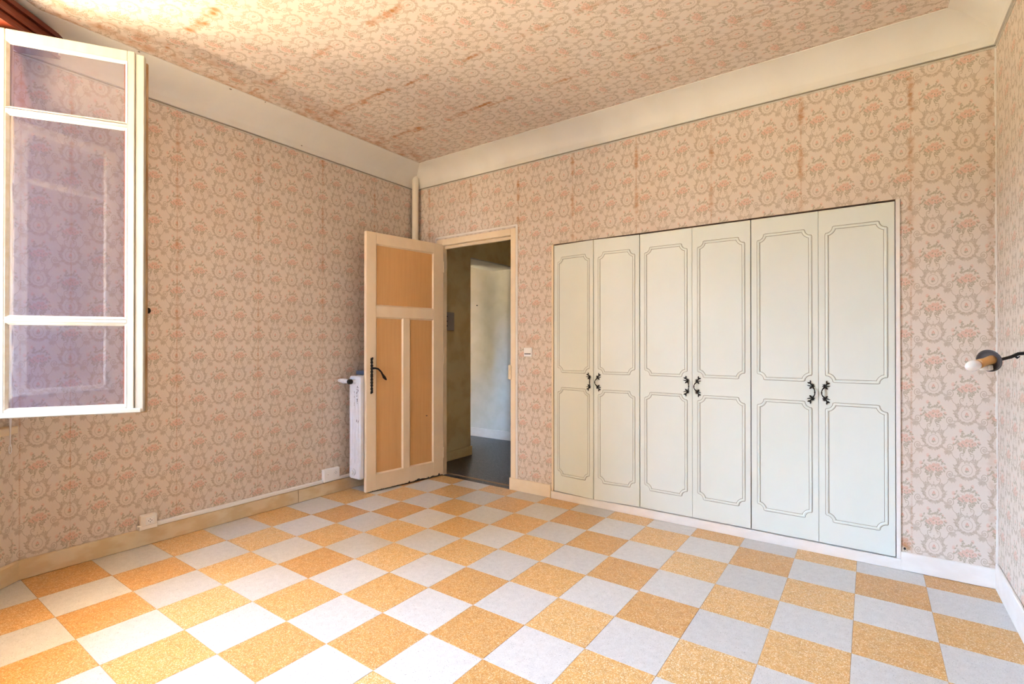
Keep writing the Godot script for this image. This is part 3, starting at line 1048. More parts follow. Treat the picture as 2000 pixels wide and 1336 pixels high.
func make_casement(parent: Node3D, called: String, hinge: Vector2, dir: Vector2, right_leaf: bool) -> void:
	# local x along the leaf from its hinge (against it on the left leaf), y up, z towards the outer face
	var root := Node3D.new()
	root.name = called
	parent.add_child(root, true)
	var x3 := Vector3(dir.x, 0, dir.y) * (1.0 if right_leaf else -1.0)
	root.transform = Transform3D(Basis(x3, Vector3.UP, x3.cross(Vector3.UP)), Vector3(hinge.x, 0, hinge.y))
	var flip := Transform3D(Basis.from_scale(Vector3(1.0 if right_leaf else -1.0, 1, 1)), Vector3.ZERO)
	var y0 := 0.897
	var y1 := 2.797
	var t := 0.042
	var gx0 := 0.078
	var gx1 := 0.568
	var gy0 := 0.932
	var gy1 := 2.742
	var s := Shape.new()
	s.xf = flip
	s.box(Vector3(0, y0, -t), Vector3(gx0, y1, 0), 0.003)
	part("stile", s, M.sash_paint, root)
	s = Shape.new()
	s.xf = flip
	s.box(Vector3(gx1, y0, -t), Vector3(0.600, y1, 0), 0.003)
	part("stile", s, M.sash_paint, root)
	s = Shape.new()
	s.xf = flip
	s.box(Vector3(gx0, gy1, -t), Vector3(gx1, y1, -0.0004), 0.003)
	part("top_rail", s, M.sash_paint, root)
	s = Shape.new()
	s.xf = flip
	s.box(Vector3(gx0, y0, -t), Vector3(gx1, gy0, -0.0004), 0.003)
	s.box(Vector3(0.012, y0 + 0.002, -0.002), Vector3(0.634, y0 + 0.026, 0.010), 0.004)
	part("bottom_rail", s, M.sash_paint, root)
	# rebated meeting strip, a little lower than the top, and its overlapping lip behind
	s = Shape.new()
	s.xf = flip
	s.box(Vector3(0.600, y0 + 0.004, -t), Vector3(0.640, y1 - 0.008, -0.007), 0.003)
	part("meeting_strip", s, M.sash_paint, root)
	s = Shape.new()
	s.xf = flip
	s.box(Vector3(0.612, y0 - 0.004, -t - 0.018), Vector3(0.647, y1 - 0.03, -t), 0.003)
	part("lip", s, M.lip, root, "bare worn lip of the meeting stile")
	var bars := [1.377, 2.402]
	for y in bars:
		s = Shape.new()
		s.xf = flip
		s.box(Vector3(gx0 - 0.001, y - 0.0095, -t + 0.004), Vector3(gx1 + 0.001, y + 0.0095, -0.0015), 0.003)
		part("muntin", s, M.sash_paint, root)
	var edges := [gy0, 1.367, 1.387, 2.392, 2.412, gy1]
	for k in 3:
		var b0: float = edges[k * 2]
		var b1: float = edges[k * 2 + 1]
		s = Shape.new()
		s.xf = flip
		s.box(Vector3(gx0 - 0.004, b0 - 0.004, -0.019), Vector3(gx1 + 0.004, b1 + 0.004, -0.016))
		part("pane", s, M.glass, root)
		s = Shape.new()
		s.xf = flip
		s.moulding(PackedVector2Array([Vector2(gx0, b0), Vector2(gx1, b0), Vector2(gx1, b1), Vector2(gx0, b1)]), [Vector2(0, 0.0005), Vector2(0.004, -0.002), Vector2(0.013, -0.0155), Vector2(0.0135, -0.016)])
		part("putty", s, M.putty, root)
		# a thin line of old red primer where the putty has come away, on the free side
		s = Shape.new()
		s.xf = flip
		s.box(Vector3(gx1 - 0.0165, b0 + 0.006, -0.0158), Vector3(gx1 - 0.0130, b1 - 0.006, -0.0147))
		part("primer_line", s, M.red_paint, root, "red primer showing at the edge of the pane")
	for y in [1.02, 1.30, 2.3]:
		s = Shape.new()
		s.xf = flip
		s.tube([Vector3(-0.006, y - 0.045, -0.006), Vector3(-0.006, y + 0.045, -0.006)], [0.008], 10)
		part("hinge", s, M.bare_wood if right_leaf else M.sash_paint, root)
	if right_leaf:
		s = Shape.new()
		s.xf = flip
		s.xf = Transform3D(Basis(), Vector3(0.634, 1.442, -t - 0.018))
		s.tube([Vector3(0, 0, 0), Vector3(0, 0, -0.035)], [0.007], 10)
		s.blob(Vector3(0.002, 0, -0.045), Vector3(0.0145, 0.017, 0.014))
		part("knob", s, M.bronze, root)
		s = Shape.new()
		s.xf = flip
		s.tube([Vector3(0.630, 0.95, -t - 0.026), Vector3(0.630, 2.7, -t - 0.026)], [0.007], 8)
		part("espagnolette_rod", s, M.bare_wood, root)


func build_window() -> void:
	var root := base("window_1")
	tag(root, "tall casement window in the slanted corner with both cream leaves swung open", "window", "", "structure")
	var a3 := Vector3(CA.x, 0, CA.y)
	var u := Vector3(DU.x, 0, DU.y)
	var n := Vector3(DN.x, 0, DN.y)
	var fr := Transform3D(Basis(u, Vector3.UP, -n), a3)             # x along the wall, z outwards
	# fixed frame: two jambs, head and sill rail
	for q in [[0.225, 0.276], [1.567, 1.618]]:
		var s := Shape.new()
		s.xf = fr
		s.box(Vector3(q[0], 0.87, -0.095), Vector3(q[1], 2.80, 0.02), 0.003)
		part("jamb", s, M.frame_cream, root)
	var hd := Shape.new()
	hd.xf = fr
	hd.box(Vector3(0.225, 2.80, -0.095), Vector3(1.618, 2.84, 0.02), 0.003)
	part("head", hd, M.frame_cream, root)
	var sl := Shape.new()
	sl.xf = fr
	sl.box(Vector3(0.225, 0.85, -0.095), Vector3(1.618, 0.893, 0.02), 0.003)
	part("sill_rail", sl, M.frame_cream, root)
	var st := Shape.new()
	st.xf = fr
	st.box(Vector3(0.03, 0.787, -0.055), Vector3(1.80, 0.829, 0.0), 0.006)
	part("window_board", st, M.frame_cream, root)
	var os := Shape.new()
	os.xf = fr
	os.box(Vector3(0.15, 0.78, 0.05), Vector3(1.70, 0.86, 0.44), 0.01)
	part("outer_sill", os, M.stone, root)
	var n2 := DN
	var h1 := Vector2(0.19876, 0.18136)
	make_casement(root, "casement", h1, Vector2(0.528, -0.8493), true)
	var h2 := CA + DU * 1.566 + n2 * 0.095
	var th := deg_to_rad(118.0)
	var dir := -DU * cos(th) + n2 * sin(th)
	make_casement(root, "casement", h2, dir, false)
	# roller-shutter box over the window
	var bx := base("shutter_box")
	tag(bx, "reddish-brown wooden shutter box with stepped mouldings above the open window", "shutter box")
	var steps := [[2.813, 2.835, 0.190], [2.835, 2.862, 0.180], [2.862, 2.880, 0.192], [2.880, 2.915, 0.184], [2.915, 2.945, 0.200]]
	for k in steps.size():
		var q: Array = steps[k]
		var s := Shape.new()
		s.xf = fr * Transform3D(Basis(Vector3(1, 0, 0), Vector3(0, 0, 1), Vector3(0, -1, 0)), Vector3.ZERO) * Transform3D(Basis.from_scale(Vector3(1, 1, -1)), Vector3.ZERO)
		s.prism(PackedVector2Array([Vector2(0.0, -0.02), Vector2(-0.28 * q[2], -q[2]), Vector2(1.86, -q[2]), Vector2(1.86, -0.02)]), q[0] + 0.0008, q[1] - 0.0008, 0.003)
		part("moulding_board", s, M.red_wood, bx)


# =====================================================================  the door

func build_door() -> void:
	# frame in the opening
	var fr := base("trim_6")
	tag(fr, "cream painted door frame with a pale outer bead around the open doorway", "door frame", "", "structure")
	for q in [[0.250, 0.318, 0.0, 2.262, -2.887], [1.126, 1.178, 0.0, 2.262, -2.872], [0.3185, 1.1255, 2.205, 2.262, -2.873]]:
		var s := Shape.new()
		s.box(Vector3(q[0], q[2], -2.942), Vector3(q[1], q[3], q[4]), 0.003)
		part("lining", s, M.frame_cream, fr)
	for q in [[0.245, 0.286, 0.105, 2.219], [0.245, 0.3183, 2.2195, 2.262]]:
		var s := Shape.new()
		s.box(Vector3(q[0], q[2], -2.8799), Vector3(q[1], q[3], -2.873), 0.002)
		part("casing", s, M.frame_cream, fr)
	var stop := Shape.new()
	stop.box(Vector3(0.3185, 2.178, -2.940), Vector3(1.1255, 2.2045, -2.912), 0.003)
	part("stop", stop, M.frame_cream, fr)
	var bead := Shape.new()
	var prof := [Vector2(0, 0.0), Vector2(0.001, 0.006), Vector2(0.006, 0.011), Vector2(0.012, 0.012), Vector2(0.018, 0.010), Vector2(0.021, 0.005), Vector2(0.021, 0.0)]
	bead.moulding(PackedVector2Array([Vector2(1.200, 0.105), Vector2(1.200, 2.275), Vector2(1.1975, 2.287), Vector2(1.187, 2.294), Vector2(0.242, 2.294), Vector2(0.230, 2.287), Vector2(0.226, 2.275), Vector2(0.226, 0.105)]), prof, ZB, false)
	part("bead", bead, M.base_white, fr, "whiter rounded outer bead")
	var keep := Shape.new()
	keep.box(Vector3(1.106, 0.952, -2.905), Vector3(1.136, 1.078, -2.858), 0.006)
	part("strike_box", keep, M.frame_cream, fr)
	var thr := Shape.new()
	thr.poly([Vector3(0.318, 0.0002, -2.8805), Vector3(1.126, 0.0002, -2.8805), Vector3(1.126, 0.0002, -2.95), Vector3(0.318, 0.0002, -2.95)], Vector3.UP, [Vector2(0.636, 0.1), Vector2(2.252, 0.1), Vector2(2.252, 0.24), Vector2(0.636, 0.24)])
	part("threshold", thr, M.hall_tile, fr)

	# the leaf: x from the hinge, y up, z towards the seen face
	var hinge := Vector3(0.325, 0, -2.885)
	var d := Vector3(-0.135, 0, 0.9908)
	var n := Vector3(0.9908, 0, 0.135)
	var root := Node3D.new()
	root.name = "door_1"
	add_child(root)
	used["door_1"] = 1
	root.transform = Transform3D(Basis(-d, Vector3.UP, n), hinge)    # local x is negative along the leaf
	tag(root, "open cream room door with caramel recessed panels standing before the radiator", "door", "", "structure")
	var w := 0.828
	var y0 := 0.008
	var y1 := 2.215
	var t := 0.036
	var bars := [["stile", -0.118, -0.002, y0, y1], ["stile", -w, -0.734, y0, y1], ["top_rail", -0.734, -0.118, 2.118, y1], ["lock_rail", -0.734, -0.118, 1.491, 1.588], ["bottom_rail", -0.734, -0.118, y0, 0.147], ["middle_muntin", -0.458, -0.386, 0.147, 1.491]]
	for b in bars:
		var s := Shape.new()
		s.box(Vector3(b[1], b[3], -t), Vector3(b[2], b[4], 0.0 if b[0] == "stile" else -0.0003), 0.002)
		part(b[0], s, M.door_cream, root)
	for q in [[-0.734, -0.118, 1.588, 2.118], [-0.734, -0.458, 0.147, 1.491], [-0.386, -0.118, 0.147, 1.491]]:
		var s := Shape.new()
		s.box(Vector3(q[0] - 0.004, q[2] - 0.004, -0.026), Vector3(q[1] + 0.004, q[3] + 0.004, -0.012))
		var p := part("panel", s, M.door_panel, root, "caramel-coloured recessed panel")
		var e := Shape.new()
		e.moulding(PackedVector2Array([Vector2(q[0], q[2]), Vector2(q[1], q[2]), Vector2(q[1], q[3]), Vector2(q[0], q[3])]), [Vector2(0, -0.0006), Vector2(0.011, -0.0122)])
		part("panel_edge", e, M.door_cream, p, "cream chamfered edge")
	# lock plate and lever
	var lp := Shape.new()
	lp.xf = Transform3D(Basis(), Vector3(-0.777, 0.992, 0.0))
	var outl := PackedVector2Array()
	var right := []
	for i in 41:
		var y := lerpf(-0.150, 0.150, i / 40.0)
		var ay := absf(y)
		var wd := 0.010 + 0.003 * sin(ay * 240.0)
		if ay > 0.07:
			wd = 0.0045 + 0.0075 * absf(sin((ay - 0.07) * 112.0))
		right.append(Vector2(wd, y))
	for p in right:
		outl.append(p)
	for i in range(right.size() - 1, -1, -1):
		outl.append(Vector2(-right[i].x, right[i].y))
	lp.prism(outl, 0.0, 0.005)
	for s in [-1.0, 1.0]:
		lp.blob(Vector3(0.006 * s, 0.148 * s, 0.004), Vector3(0.009, 0.007, 0.004))
		lp.blob(Vector3(-0.004 * s, 0.128 * s, 0.004), Vector3(0.009, 0.006, 0.004))
		lp.blob(Vector3(0.0, 0.085 * s, 0.005), Vector3(0.013, 0.010, 0.004))
	lp.blob(Vector3(0, -0.06, 0.004), Vector3(0.013, 0.016, 0.005))
	var plate := part("lock_plate", lp, M.iron, root, "black wrought-iron lock plate")
	var lv := Shape.new()
	lv.xf = Transform3D(Basis(), Vector3(-0.777, 1.055, 0.0))
	lv.tube([Vector3(0, 0, 0.002), Vector3(0, 0, 0.03), Vector3(0.008, 0.001, 0.042), Vector3(0.035, -0.006, 0.046), Vector3(0.062, -0.030, 0.046), Vector3(0.080, -0.058, 0.045), Vector3(0.094, -0.078, 0.044), Vector3(0.108, -0.094, 0.043), Vector3(0.120, -0.104, 0.042)], [0.010, 0.009, 0.008, 0.0075, 0.007, 0.009, 0.0135, 0.010, 0.003], 12)
	part("handle", lv, M.iron, plate)
	# black undercoat where the paint has chipped along the foot
	var r := RandomNumberGenerator.new()
	r.seed = 77
	var ch := Shape.new()
	for i in 44:
		var x := -0.80 + 0.79 * i / 44.0
		var big := 1.0 if x > -0.42 and x < -0.06 else 0.25
		var hgt := (0.004 + 0.016 * r.randf()) * big + 0.002
		ch.poly([Vector3(x, y0 + 0.001, 0.0005), Vector3(x + 0.021, y0 + 0.001, 0.0005), Vector3(x + 0.017, y0 + hgt, 0.0005), Vector3(x + 0.006, y0 + hgt * r.randf_range(0.5, 1.1), 0.0005)], Vector3(0, 0, 1))
	part("chipped_edge", ch, M.black, root, "black undercoat along the chipped foot of the door").set_meta("kind", "stuff")
	var hole := Shape.new()
	hole.blob(Vector3(-0.19, 0.59, -0.0115), Vector3(0.011, 0.004, 0.001))
	part("dent", hole, M.black, root)
	for y in [0.22, 1.12, 2.0]:
		var hg := Shape.new()
		hg.tube([Vector3(0.004, y - 0.05, -0.002), Vector3(0.004, y + 0.05, -0.002)], [0.007], 10)
		part("hinge", hg, M.frame_cream, root)


# =====================================================================  the wardrobe

func panel_outline(x0: float, x1: float, y0: float, y1: float, c: float) -> PackedVector2Array:
	# a frame whose corners are cut by an inward quarter round with small shoulders
	var o := PackedVector2Array()
	var sh := 0.010
	for k in 4:
		var cx := [x1, x1, x0, x0][k] as float
		var cy := [y0, y1, y1, y0][k] as float
		var sx := [-1.0, -1.0, 1.0, 1.0][k] as float
		var sy := [1.0, -1.0, -1.0, 1.0][k] as float
		var a0 := Vector2(cx + sx * (c + sh), cy)
		var b0 := Vector2(cx, cy + sy * (c + sh))
		var pts := [a0, ]
		for i in 7:
			var t := PI / 2 * i / 6.0
			pts.append(Vector2(cx + sx * (c + sh) * 0.0 + sx * c * cos(t) + sx * sh * 0.35, cy + sy * c * sin(t) + sy * sh * 0.35))
		pts.append(b0)
		if k % 2 == 1:
			pts.reverse()
		for p in pts:
			o.append(p)
	return o


func make_handle_shape() -> Shape:
	# a twig pull: bowed grip between two sprays of leaves; x towards the middle of the door
	var s := Shape.new()
	s.tube([Vector3(0.006, 0.034, 0.004), Vector3(-0.004, 0.024, 0.016), Vector3(-0.010, 0.010, 0.024), Vector3(-0.010, -0.010, 0.024), Vector3(-0.004, -0.024, 0.016), Vector3(0.006, -0.034, 0.004)], [0.006, 0.0045, 0.0040, 0.0040, 0.0045, 0.006], 8)
	s.blob(Vector3(-0.010, 0, 0.024), Vector3(0.006, 0.008, 0.006))
	for m in [-1.0, 1.0]:
		var c := Vector3(0.010, 0.040 * m, 0.004)
		s.blob(c, Vector3(0.007, 0.008, 0.006))
		for q in [[0.95, 0.034, 0.0050], [2.2, 0.020, 0.0035], [0.18, 0.036, 0.0034], [-0.62, 0.024, 0.0062], [1.62, 0.018, 0.0042], [2.95, 0.017, 0.0032]]:
			var a: float = q[0] * m
			var dd := Vector3(cos(a), sin(a), 0.0)
			s.blob(c + dd * (q[1] * 0.62), Vector3(q[1] * 0.55, q[2], 0.004), Basis(Vector3(0, 0, 1), a), 8, 6)
		for q in [[0.72, 0.037], [1.16, 0.036]]:
			var a: float = q[0] * m
			s.blob(c + Vector3(cos(a), sin(a), 0) * q[1], Vector3(0.0105, 0.0052, 0.004), Basis(Vector3(0, 0, 1), a + 0.35 * m * (1.0 if q[0] > 0.9 else -1.0)), 8, 6)
	return s


func build_wardrobe() -> void:
	var root := base("built_in_wardrobe", Vector3(0, 0, ZB))
	tag(root, "pale built-in wardrobe of six tall panelled doors with leafy dark pulls", "wardrobe")
	var s := Shape.new()
	s.box(Vector3(1.535, 0.0, -0.03), Vector3(3.805, 0.060, 0.014), 0.002)
	part("plinth", s, M.base_white, root, "white scuffed plinth")
	s = Shape.new()
	s.box(Vector3(1.540, 0.0605, -0.05), Vector3(1.558, 2.072, 0.010), 0.002)
	part("side_trim", s, M.frame_cream, root)
	s = Shape.new()
	s.box(Vector3(3.7832, 0.0605, -0.05), Vector3(3.804, 2.072, 0.010), 0.002)
	part("side_trim", s, M.base_white, root)
	s = Shape.new()                                        # dark carcass behind the doors
	s.box(Vector3(1.545, 0.02, -0.62), Vector3(1.562, 2.12, -0.055))
	s.box(Vector3(3.782, 0.02, -0.62), Vector3(3.798, 2.12, -0.055))
	s.box(Vector3(1.562, 0.02, -0.62), Vector3(3.782, 2.12, -0.60))
	s.box(Vector3(1.562, 2.10, -0.60), Vector3(3.782, 2.12, -0.055))
	s.box(Vector3(1.562, 0.02, -0.60), Vector3(3.782, 0.04, -0.055))
	part("carcass", s, M.dark_gap, root)
	var h := make_handle_shape()
	var hm := h.mesh()
	var y0 := 0.067
	var y1 := 2.062
	var mould := [Vector2(0, 0.0), Vector2(0.0015, 0.0028), Vector2(0.006, 0.0046), Vector2(0.011, 0.0042), Vector2(0.0145, 0.0024), Vector2(0.016, 0.0)]
	var t := 0.020
	# doors: x of the hinge edge, width, +1 if hinged on its left, angle it stands ajar
	var xs := [1.562, 1.9335, 2.2905, 2.6665, 3.0375, 3.4115, 3.7825]
	for k in 6:
		var left := k % 2 == 0
		var x0: float = xs[k] + (0.0026 if left else 0.0007)
		var x1: float = xs[k + 1] - (0.0007 if left else 0.0026)
		if k == 0:
			x1 -= 0.002
		var w := x1 - x0
		var d := MeshInstance3D.new()
		d.name = "door"
		root.add_child(d, true)
		# local x from the hinge edge towards the pull, z out of the wardrobe
		var ds := Shape.new()
		var sg := 1.0 if left else -1.0
		var lo := 0.0 if left else -w
		var hi := w if left else 0.0
		ds.box(Vector3(lo, y0, -t), Vector3(hi, y1, 0), 0.0015)
		d.mesh = ds.mesh()
		d.set_surface_override_material(0, M.wardrobe)
		d.position = Vector3(x0 if left else x1, 0, 0.009)
		if k == 0:
			d.rotation.y = deg_to_rad(-4.6)
		if k == 1:
			d.rotation.y = deg_to_rad(4.8)
		for q in [[1.032, 1.960, "upper_moulding"], [0.200, 0.910, "lower_moulding"]]:
			var a := lo + 0.035
			var b := hi - 0.033
			var ol := panel_outline(a, b, q[0], q[1], 0.034)
			var ms := Shape.new()
			ms.moulding(ol, mould, 0.0)
			var mo := part(q[2], ms, M.wardrobe, d)
			var gs := Shape.new()
			gs.moulding(ol, [Vector2(-0.0022, 0.0004), Vector2(-0.0001, 0.0006)])
			gs.moulding(ol, [Vector2(0.0161, 0.0006), Vector2(0.0182, 0.0004)])
			part("glaze_line", gs, M.glaze, d, "brownish antique glaze line")
		var hd := MeshInstance3D.new()
		hd.name = "handle"
		hd.mesh = hm
		hd.set_surface_override_material(0, M.bronze)
		d.add_child(hd, true)
		hd.position = Vector3((hi - 0.024) if left else (lo + 0.024), 0.968, 0.001)
		hd.transform.basis = Basis(Vector3(0, 0, 1), PI if left else 0.0) * Basis.from_scale(Vector3(0.70, 0.86, 1.0))


# =====================================================================  radiator and pipe

func build_radiator() -> void:
	var root := base("radiator", Vector3(0.113, 0.0, -2.02))
	tag(root, "white column radiator with chipped paint half hidden behind the open door", "radiator")
	var y0 := 0.118
	var y1 := 0.990
	for k in 9:
		var z1 := -0.064 * k
		var s := Shape.new()
		var out := PackedVector2Array()
		var hw := 0.074
		var r := 0.022
		for q in [[hw - r, y0 + r, -PI / 2], [hw - r, y1 - r, 0.0], [-hw + r, y1 - r, PI / 2], [-hw + r, y0 + r, PI]]:
			for i in 5:
				var a: float = q[2] + PI / 2 * i / 4.0
				out.append(Vector2(q[0] + cos(a) * r, q[1] + sin(a) * r))
		s.prism(out, z1 - 0.040, z1 - 0.004, 0.008)
		# rounded ribs on the face
		for x in [-0.046, 0.0, 0.046]:
			s.tube([Vector3(x, y0 + 0.12, z1 - 0.014), Vector3(x, y0 + 0.16, z1 - 0.007), Vector3(x, y1 - 0.16, z1 - 0.007), Vector3(x, y1 - 0.12, z1 - 0.014)], [0.006, 0.014, 0.014, 0.006], 10)
		for y in [y0 + 0.06, y1 - 0.05]:
			s.tube([Vector3(0, y, z1 - 0.066), Vector3(0, y, z1 - 0.036)], [0.022], 12)
		part("section", s, M.rad_white, root)
	# upper hub, valve and knob; lower plug
	var v := Shape.new()
	v.tube([Vector3(0.006, 0.943, -0.01), Vector3(0.006, 0.943, 0.028)], [0.020, 0.018], 16)
	v.tube([Vector3(-0.161, 0.948, 0.034), Vector3(-0.12, 0.947, 0.034)], [0.014, 0.020], 14)
	v.tube([Vector3(-0.13, 0.947, 0.034), Vector3(-0.085, 0.946, 0.034), Vector3(-0.03, 0.944, 0.032), Vector3(0.006, 0.943, 0.026)], [0.017, 0.020, 0.016, 0.016], 14)
	v.tube([Vector3(-0.094, 0.946, 0.034), Vector3(-0.070, 0.945, 0.034)], [0.023], 6)
	part("valve", v, M.rad_white, root)
	var kn := Shape.new()
	kn.tube([Vector3(0.004, 0.944, 0.028), Vector3(0.004, 0.944, 0.034), Vector3(0.004, 0.944, 0.058), Vector3(0.004, 0.944, 0.064)], [0.014, 0.022, 0.022, 0.017], 18)
	part("knob", kn, M.black, root, "round black valve knob")
	var pl := Shape.new()
	pl.tube([Vector3(-0.012, 0.178, -0.006), Vector3(-0.012, 0.178, 0.006)], [0.030], 18)
	pl.tube([Vector3(-0.012, 0.178, 0.006), Vector3(-0.012, 0.178, 0.018)], [0.020, 0.017], 6)
	part("plug", pl, M.rad_white, root)
	var r := RandomNumberGenerator.new()
	r.seed = 9
	var ch := Shape.new()
	for i in 15:
		var y := 0.90 - 0.34 * pow(r.randf(), 1.6)
		var x := 0.040 + 0.018 * r.randf()
		ch.blob(Vector3(x, y, 0.0062 if absf(x - 0.046) < 0.007 else 0.0040), Vector3(r.randf_range(0.0012, 0.0045), r.randf_range(0.003, 0.017), 0.0014), Basis(Vector3(0, 0, 1), r.randf_range(-0.3, 0.3)), 6, 4)
	for i in 4:
		ch.blob(Vector3(0.004 + 0.006 * r.randf(), 0.86 - 0.13 * r.randf(), 0.0064), Vector3(0.0022, r.randf_range(0.004, 0.012), 0.0012), Basis(), 6, 4)
	part("chipped_paint", ch, M.black, root, "black spots where the paint has chipped").set_meta("kind", "stuff")
	for q in [0.25, 0.75]:
		var br := Shape.new()
		br.box(Vector3(-0.160, q, -0.34), Vector3(-0.07, q + 0.025, -0.325), 0.002)
		part("bracket", br, M.rad_white, root)
	var sh := Shape.new()
	sh.box(Vector3(-0.15, 0.0, -0.55), Vector3(0, 0.035, 0.0), 0.004)
	var ledge := part("box", sh, M.blue_grey)
	ledge.position = Vector3(0.101, 0.990, -2.16)
	tag(ledge, "flat blue-grey box lying on top of the radiator against the wall", "box")
	# riser pipe in the corner
	var p := Shape.new()
	p.tube([Vector3(0.002, 0.0, -2.825), Vector3(0.002, CEIL - 0.05, -2.825)], [0.032], 20)
	var pipe := base("heating_pipe")
	tag(pipe, "cream riser pipe in the corner behind the open door", "pipe")
	part("pipe", p, M.pipe, pipe)
	var col := Shape.new()
	col.tube([Vector3(0.002, 2.866, -2.825), Vector3(0.002, 2.874, -2.825)], [0.036], 20)
	part("collar", col, M.pipe, pipe)


# =====================================================================  small things

func make_socket_face(root: Node3D, at: Vector3) -> void:
	# at: on the face; x along the wall (-z of the room), z out of the wall
	var s := Shape.new()
	s.xf = Transform3D(Basis(), at)
	s.box(Vector3(-0.023, -0.023, 0), Vector3(0.023, 0.023, 0.004), 0.002)
	var cover := part("insert", s, M.plastic_white, root)
	var w := Shape.new()
	w.xf = Transform3D(Basis(Vector3(1, 0, 0), PI / 2), at + Vector3(0, 0, 0.0042))
	w.lathe([Vector2(0.0201, -0.003), Vector2(0.0200, 0.0012), Vector2(0.0185, 0.0012), Vector2(0.0175, -0.001), Vector2(0.0, -0.001)], 24)
	part("well", w, M.plastic, cover)
	for q in [[-0.0085, 0.0], [0.0085, 0.0], [0.0, 0.009], [0.0, -0.008]]:
		var k := Shape.new()
		k.blob(at + Vector3(q[0], q[1], 0.0035), Vector3(0.0034, 0.0034, 0.001), Basis(), 8, 4)
		part("hole", k, M.black, cover)


func build_small_things() -> void:
	var onleft := Basis(Vector3(0, 0, -1), Vector3.UP, Vector3(1, 0, 0))
	# single socket box
	var root := base("wall_socket")
	root.transform = Transform3D(onleft, Vector3(XL, 0.150, -0.578))
	tag(root, "small cream surface socket where the cable trunking starts, nearest the window", "socket")
	var s := Shape.new()
	s.box(Vector3(-0.040, -0.040, 0), Vector3(0.046, 0.043, 0.040), 0.005)
	part("box", s, M.plastic, root)
	s = Shape.new()
	s.box(Vector3(-0.052, -0.044, 0), Vector3(0.046, -0.020, 0.043), 0.002)
	part("foot", s, M.plastic, root)
	make_socket_face(root, Vector3(0.006, 0.006, 0.040))
	# double box with one socket
	root = base("wall_socket")
	root.transform = Transform3D(onleft, Vector3(XL, 0.163, -1.897))
	tag(root, "wide white double socket box, half of it blank, beside the radiator", "socket")
	s = Shape.new()
	s.box(Vector3(-0.077, -0.053, 0), Vector3(0.076, 0.053, 0.034), 0.004)
	part("box", s, M.plastic_white, root)
	s = Shape.new()
	s.blob(Vector3(-0.038, 0.008, 0.034), Vector3(0.003, 0.003, 0.0012), Basis(), 8, 4)
	part("screw", s, M.glaze, root)
	make_socket_face(root, Vector3(0.034, 0.014, 0.034))
	# trunking
	root = base("cable_trunking")
	tag(root, "thin white cable trunking running along the top of the baseboard between the sockets", "trunking")
	for q in [[-0.626, -1.818], [-1.975, -2.80]]:
		s = Shape.new()
		s.box(Vector3(XL, 0.1065, q[1]), Vector3(XL + 0.0245, 0.1315, q[0]), 0.003)
		part("channel", s, M.plastic_white, root)
	# light switch
	root = base("light_switch", Vector3(1.3065, 1.192, ZB))
	tag(root, "square white light switch with a dark slit between the door and the wardrobe", "switch")
	s = Shape.new()
	s.box(Vector3(-0.041, -0.038, 0), Vector3(0.041, 0.038, 0.010), 0.003)
	part("plate", s, M.plastic_white, root)
	s = Shape.new()
	s.box(Vector3(-0.034, -0.012, 0.010), Vector3(0.034, 0.031, 0.0135), 0.002)
	part("rocker", s, M.plastic_white, root)
	s = Shape.new()
	s.box(Vector3(-0.032, -0.019, 0.0098), Vector3(0.030, -0.0125, 0.0112))
	part("slit", s, M.black, root)
	var tr := Shape.new()
	var yy := 0.12
	while yy < 2.79:
		var dy := rng.randf_range(0.03, 0.11)
		var wd := rng.randf_range(0.004, 0.011)
		tr.box(Vector3(XR - wd, yy, ZB + 0.0004), Vector3(XR - 0.0004, minf(yy + dy, 2.79), ZB + 0.0020), 0.0006)
		yy += dy
	tag(part("trim_7", tr, M.base_white), "ragged white paper edge running up the corner beside the sconce", "paper edge", "", "structure")
	var hole := Shape.new()
	hole.blob(Vector3(3.820, 0.120, ZB + 0.0005), Vector3(0.006, 0.007, 0.001), Basis(), 10, 4)
	tag(part("wall_hole", hole, M.black), "small dark hole in the torn paper beside the foot of the wardrobe", "hole")
	# shutter cord
	root = base("shutter_strap")
	tag(root, "thin white shutter cord ending in a loop below the open casement", "cord")
	var c := Vector2(0.089, 0.064)
	s = Shape.new()
	s.tube([Vector3(c.x, 2.812, c.y), Vector3(c.x, 0.872, c.y), Vector3(c.x, 0.80, c.y), Vector3(c.x, 0.742, c.y)], [0.006, 0.0058, 0.003, 0.002], 8)
	part("cord", s, M.cord, root)
	s = Shape.new()
	var loop := []
	for i in 13:
		var a := TAU * i / 12.0
		loop.append(Vector3(c.x + sin(a) * 0.007 * DU.x, 0.722 + cos(a) * 0.022, c.y + sin(a) * 0.007 * DU.y))
	s.tube(loop, [0.002], 6)
	part("loop", s, M.cord, root)
	# wall sconce: arm from the right wall, drip pan, candle sleeve, bulb
	root = base("wall_sconce")
	tag(root, "black iron candle sconce with an unlit frosted bulb, sagging from the wall", "wall lamp")
	var pc := Vector3(3.984, 1.206, -1.561)                       # centre of the pan
	s = Shape.new()
	s.xf = Transform3D(Basis(Vector3(0, 0, 1), PI / 2), Vector3(XR, 1.235, -1.66))
	s.lathe([Vector2(0.0, 0.030), Vector2(0.020, 0.028), Vector2(0.040, 0.014), Vector2(0.045, 0.0)], 20)
	part("backplate", s, M.iron, root)
	s = Shape.new()
	s.tube([Vector3(4.185, 1.235, -1.66), Vector3(4.14, 1.240, -1.645), Vector3(4.09, 1.231, -1.630), Vector3(4.058, 1.227, -1.612), Vector3(4.040, 1.217, -1.603), Vector3(4.018, 1.210, -1.590), Vector3(3.995, 1.206, -1.575)], [0.006, 0.006, 0.0055, 0.006, 0.0055, 0.005, 0.005], 8)
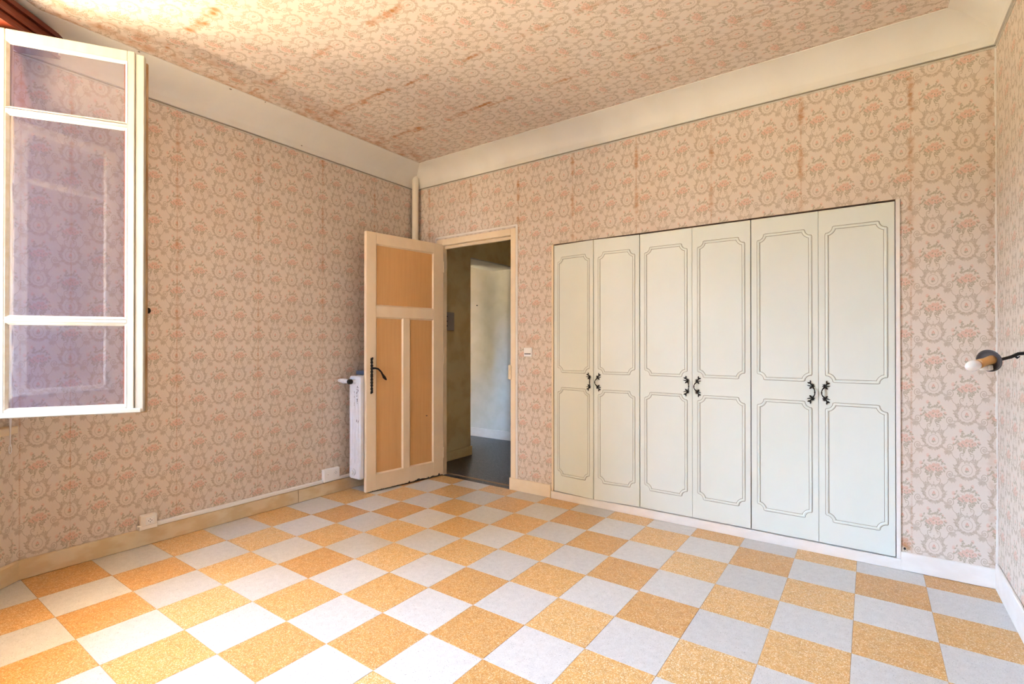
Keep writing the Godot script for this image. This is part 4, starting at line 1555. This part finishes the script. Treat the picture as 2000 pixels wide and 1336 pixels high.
	s.tube([Vector3(4.045, 1.223, -1.607), Vector3(4.056, 1.214, -1.612), Vector3(4.062, 1.219, -1.613)], [0.004, 0.0035, 0.002], 8)
	part("arm", s, M.iron, root)
	# the pan's axis points towards the camera and to the left
	var axis := Vector3(-0.62, -0.16, 0.77).normalized()
	var side := axis.cross(Vector3.UP).normalized()
	var bt := Basis(side, axis, side.cross(axis))
	s = Shape.new()
	s.xf = Transform3D(bt, pc)
	s.lathe([Vector2(0.0, -0.010), Vector2(0.018, -0.009), Vector2(0.031, -0.003), Vector2(0.0365, 0.006), Vector2(0.0355, 0.0085), Vector2(0.0325, 0.006), Vector2(0.028, -0.001), Vector2(0.018, -0.003), Vector2(0.0, -0.004)], 32)
	part("drip_pan", s, M.pewter, root)
	var ax2 := Vector3(-0.72, -0.28, 0.63).normalized()
	var sd2 := ax2.cross(Vector3.UP).normalized()
	s = Shape.new()
	s.xf = Transform3D(Basis(sd2, ax2, sd2.cross(ax2)), pc + Vector3(0.008, 0.004, -0.004))
	s.lathe([Vector2(0.0, 0.0), Vector2(0.0145, 0.0), Vector2(0.0140, 0.012), Vector2(0.0125, 0.030), Vector2(0.0145, 0.050), Vector2(0.0150, 0.056), Vector2(0.0, 0.056)], 18)
	part("candle_sleeve", s, M.brass_sleeve, root, "ochre candle sleeve")
	s = Shape.new()
	s.xf = Transform3D(Basis(sd2, ax2, sd2.cross(ax2)), pc + Vector3(0.008, 0.004, -0.004))
	s.lathe([Vector2(0.0, 0.054), Vector2(0.010, 0.055), Vector2(0.0150, 0.062), Vector2(0.0180, 0.072), Vector2(0.0170, 0.084), Vector2(0.0125, 0.094), Vector2(0.006, 0.100), Vector2(0.0, 0.101)], 20)
	part("bulb", s, M.bulb, root, "frosted unlit bulb")
	s = Shape.new()
	s.xf = Transform3D(bt, pc + side * 0.014 + Vector3(0.010, -0.022, 0.0) + axis * 0.004)
	s.box(Vector3(-0.014, 0.0, -0.008), Vector3(0.014, 0.022, 0.008), 0.002)
	part("holder_clip", s, M.plastic_white, root, "white plastic lamp-holder clip")
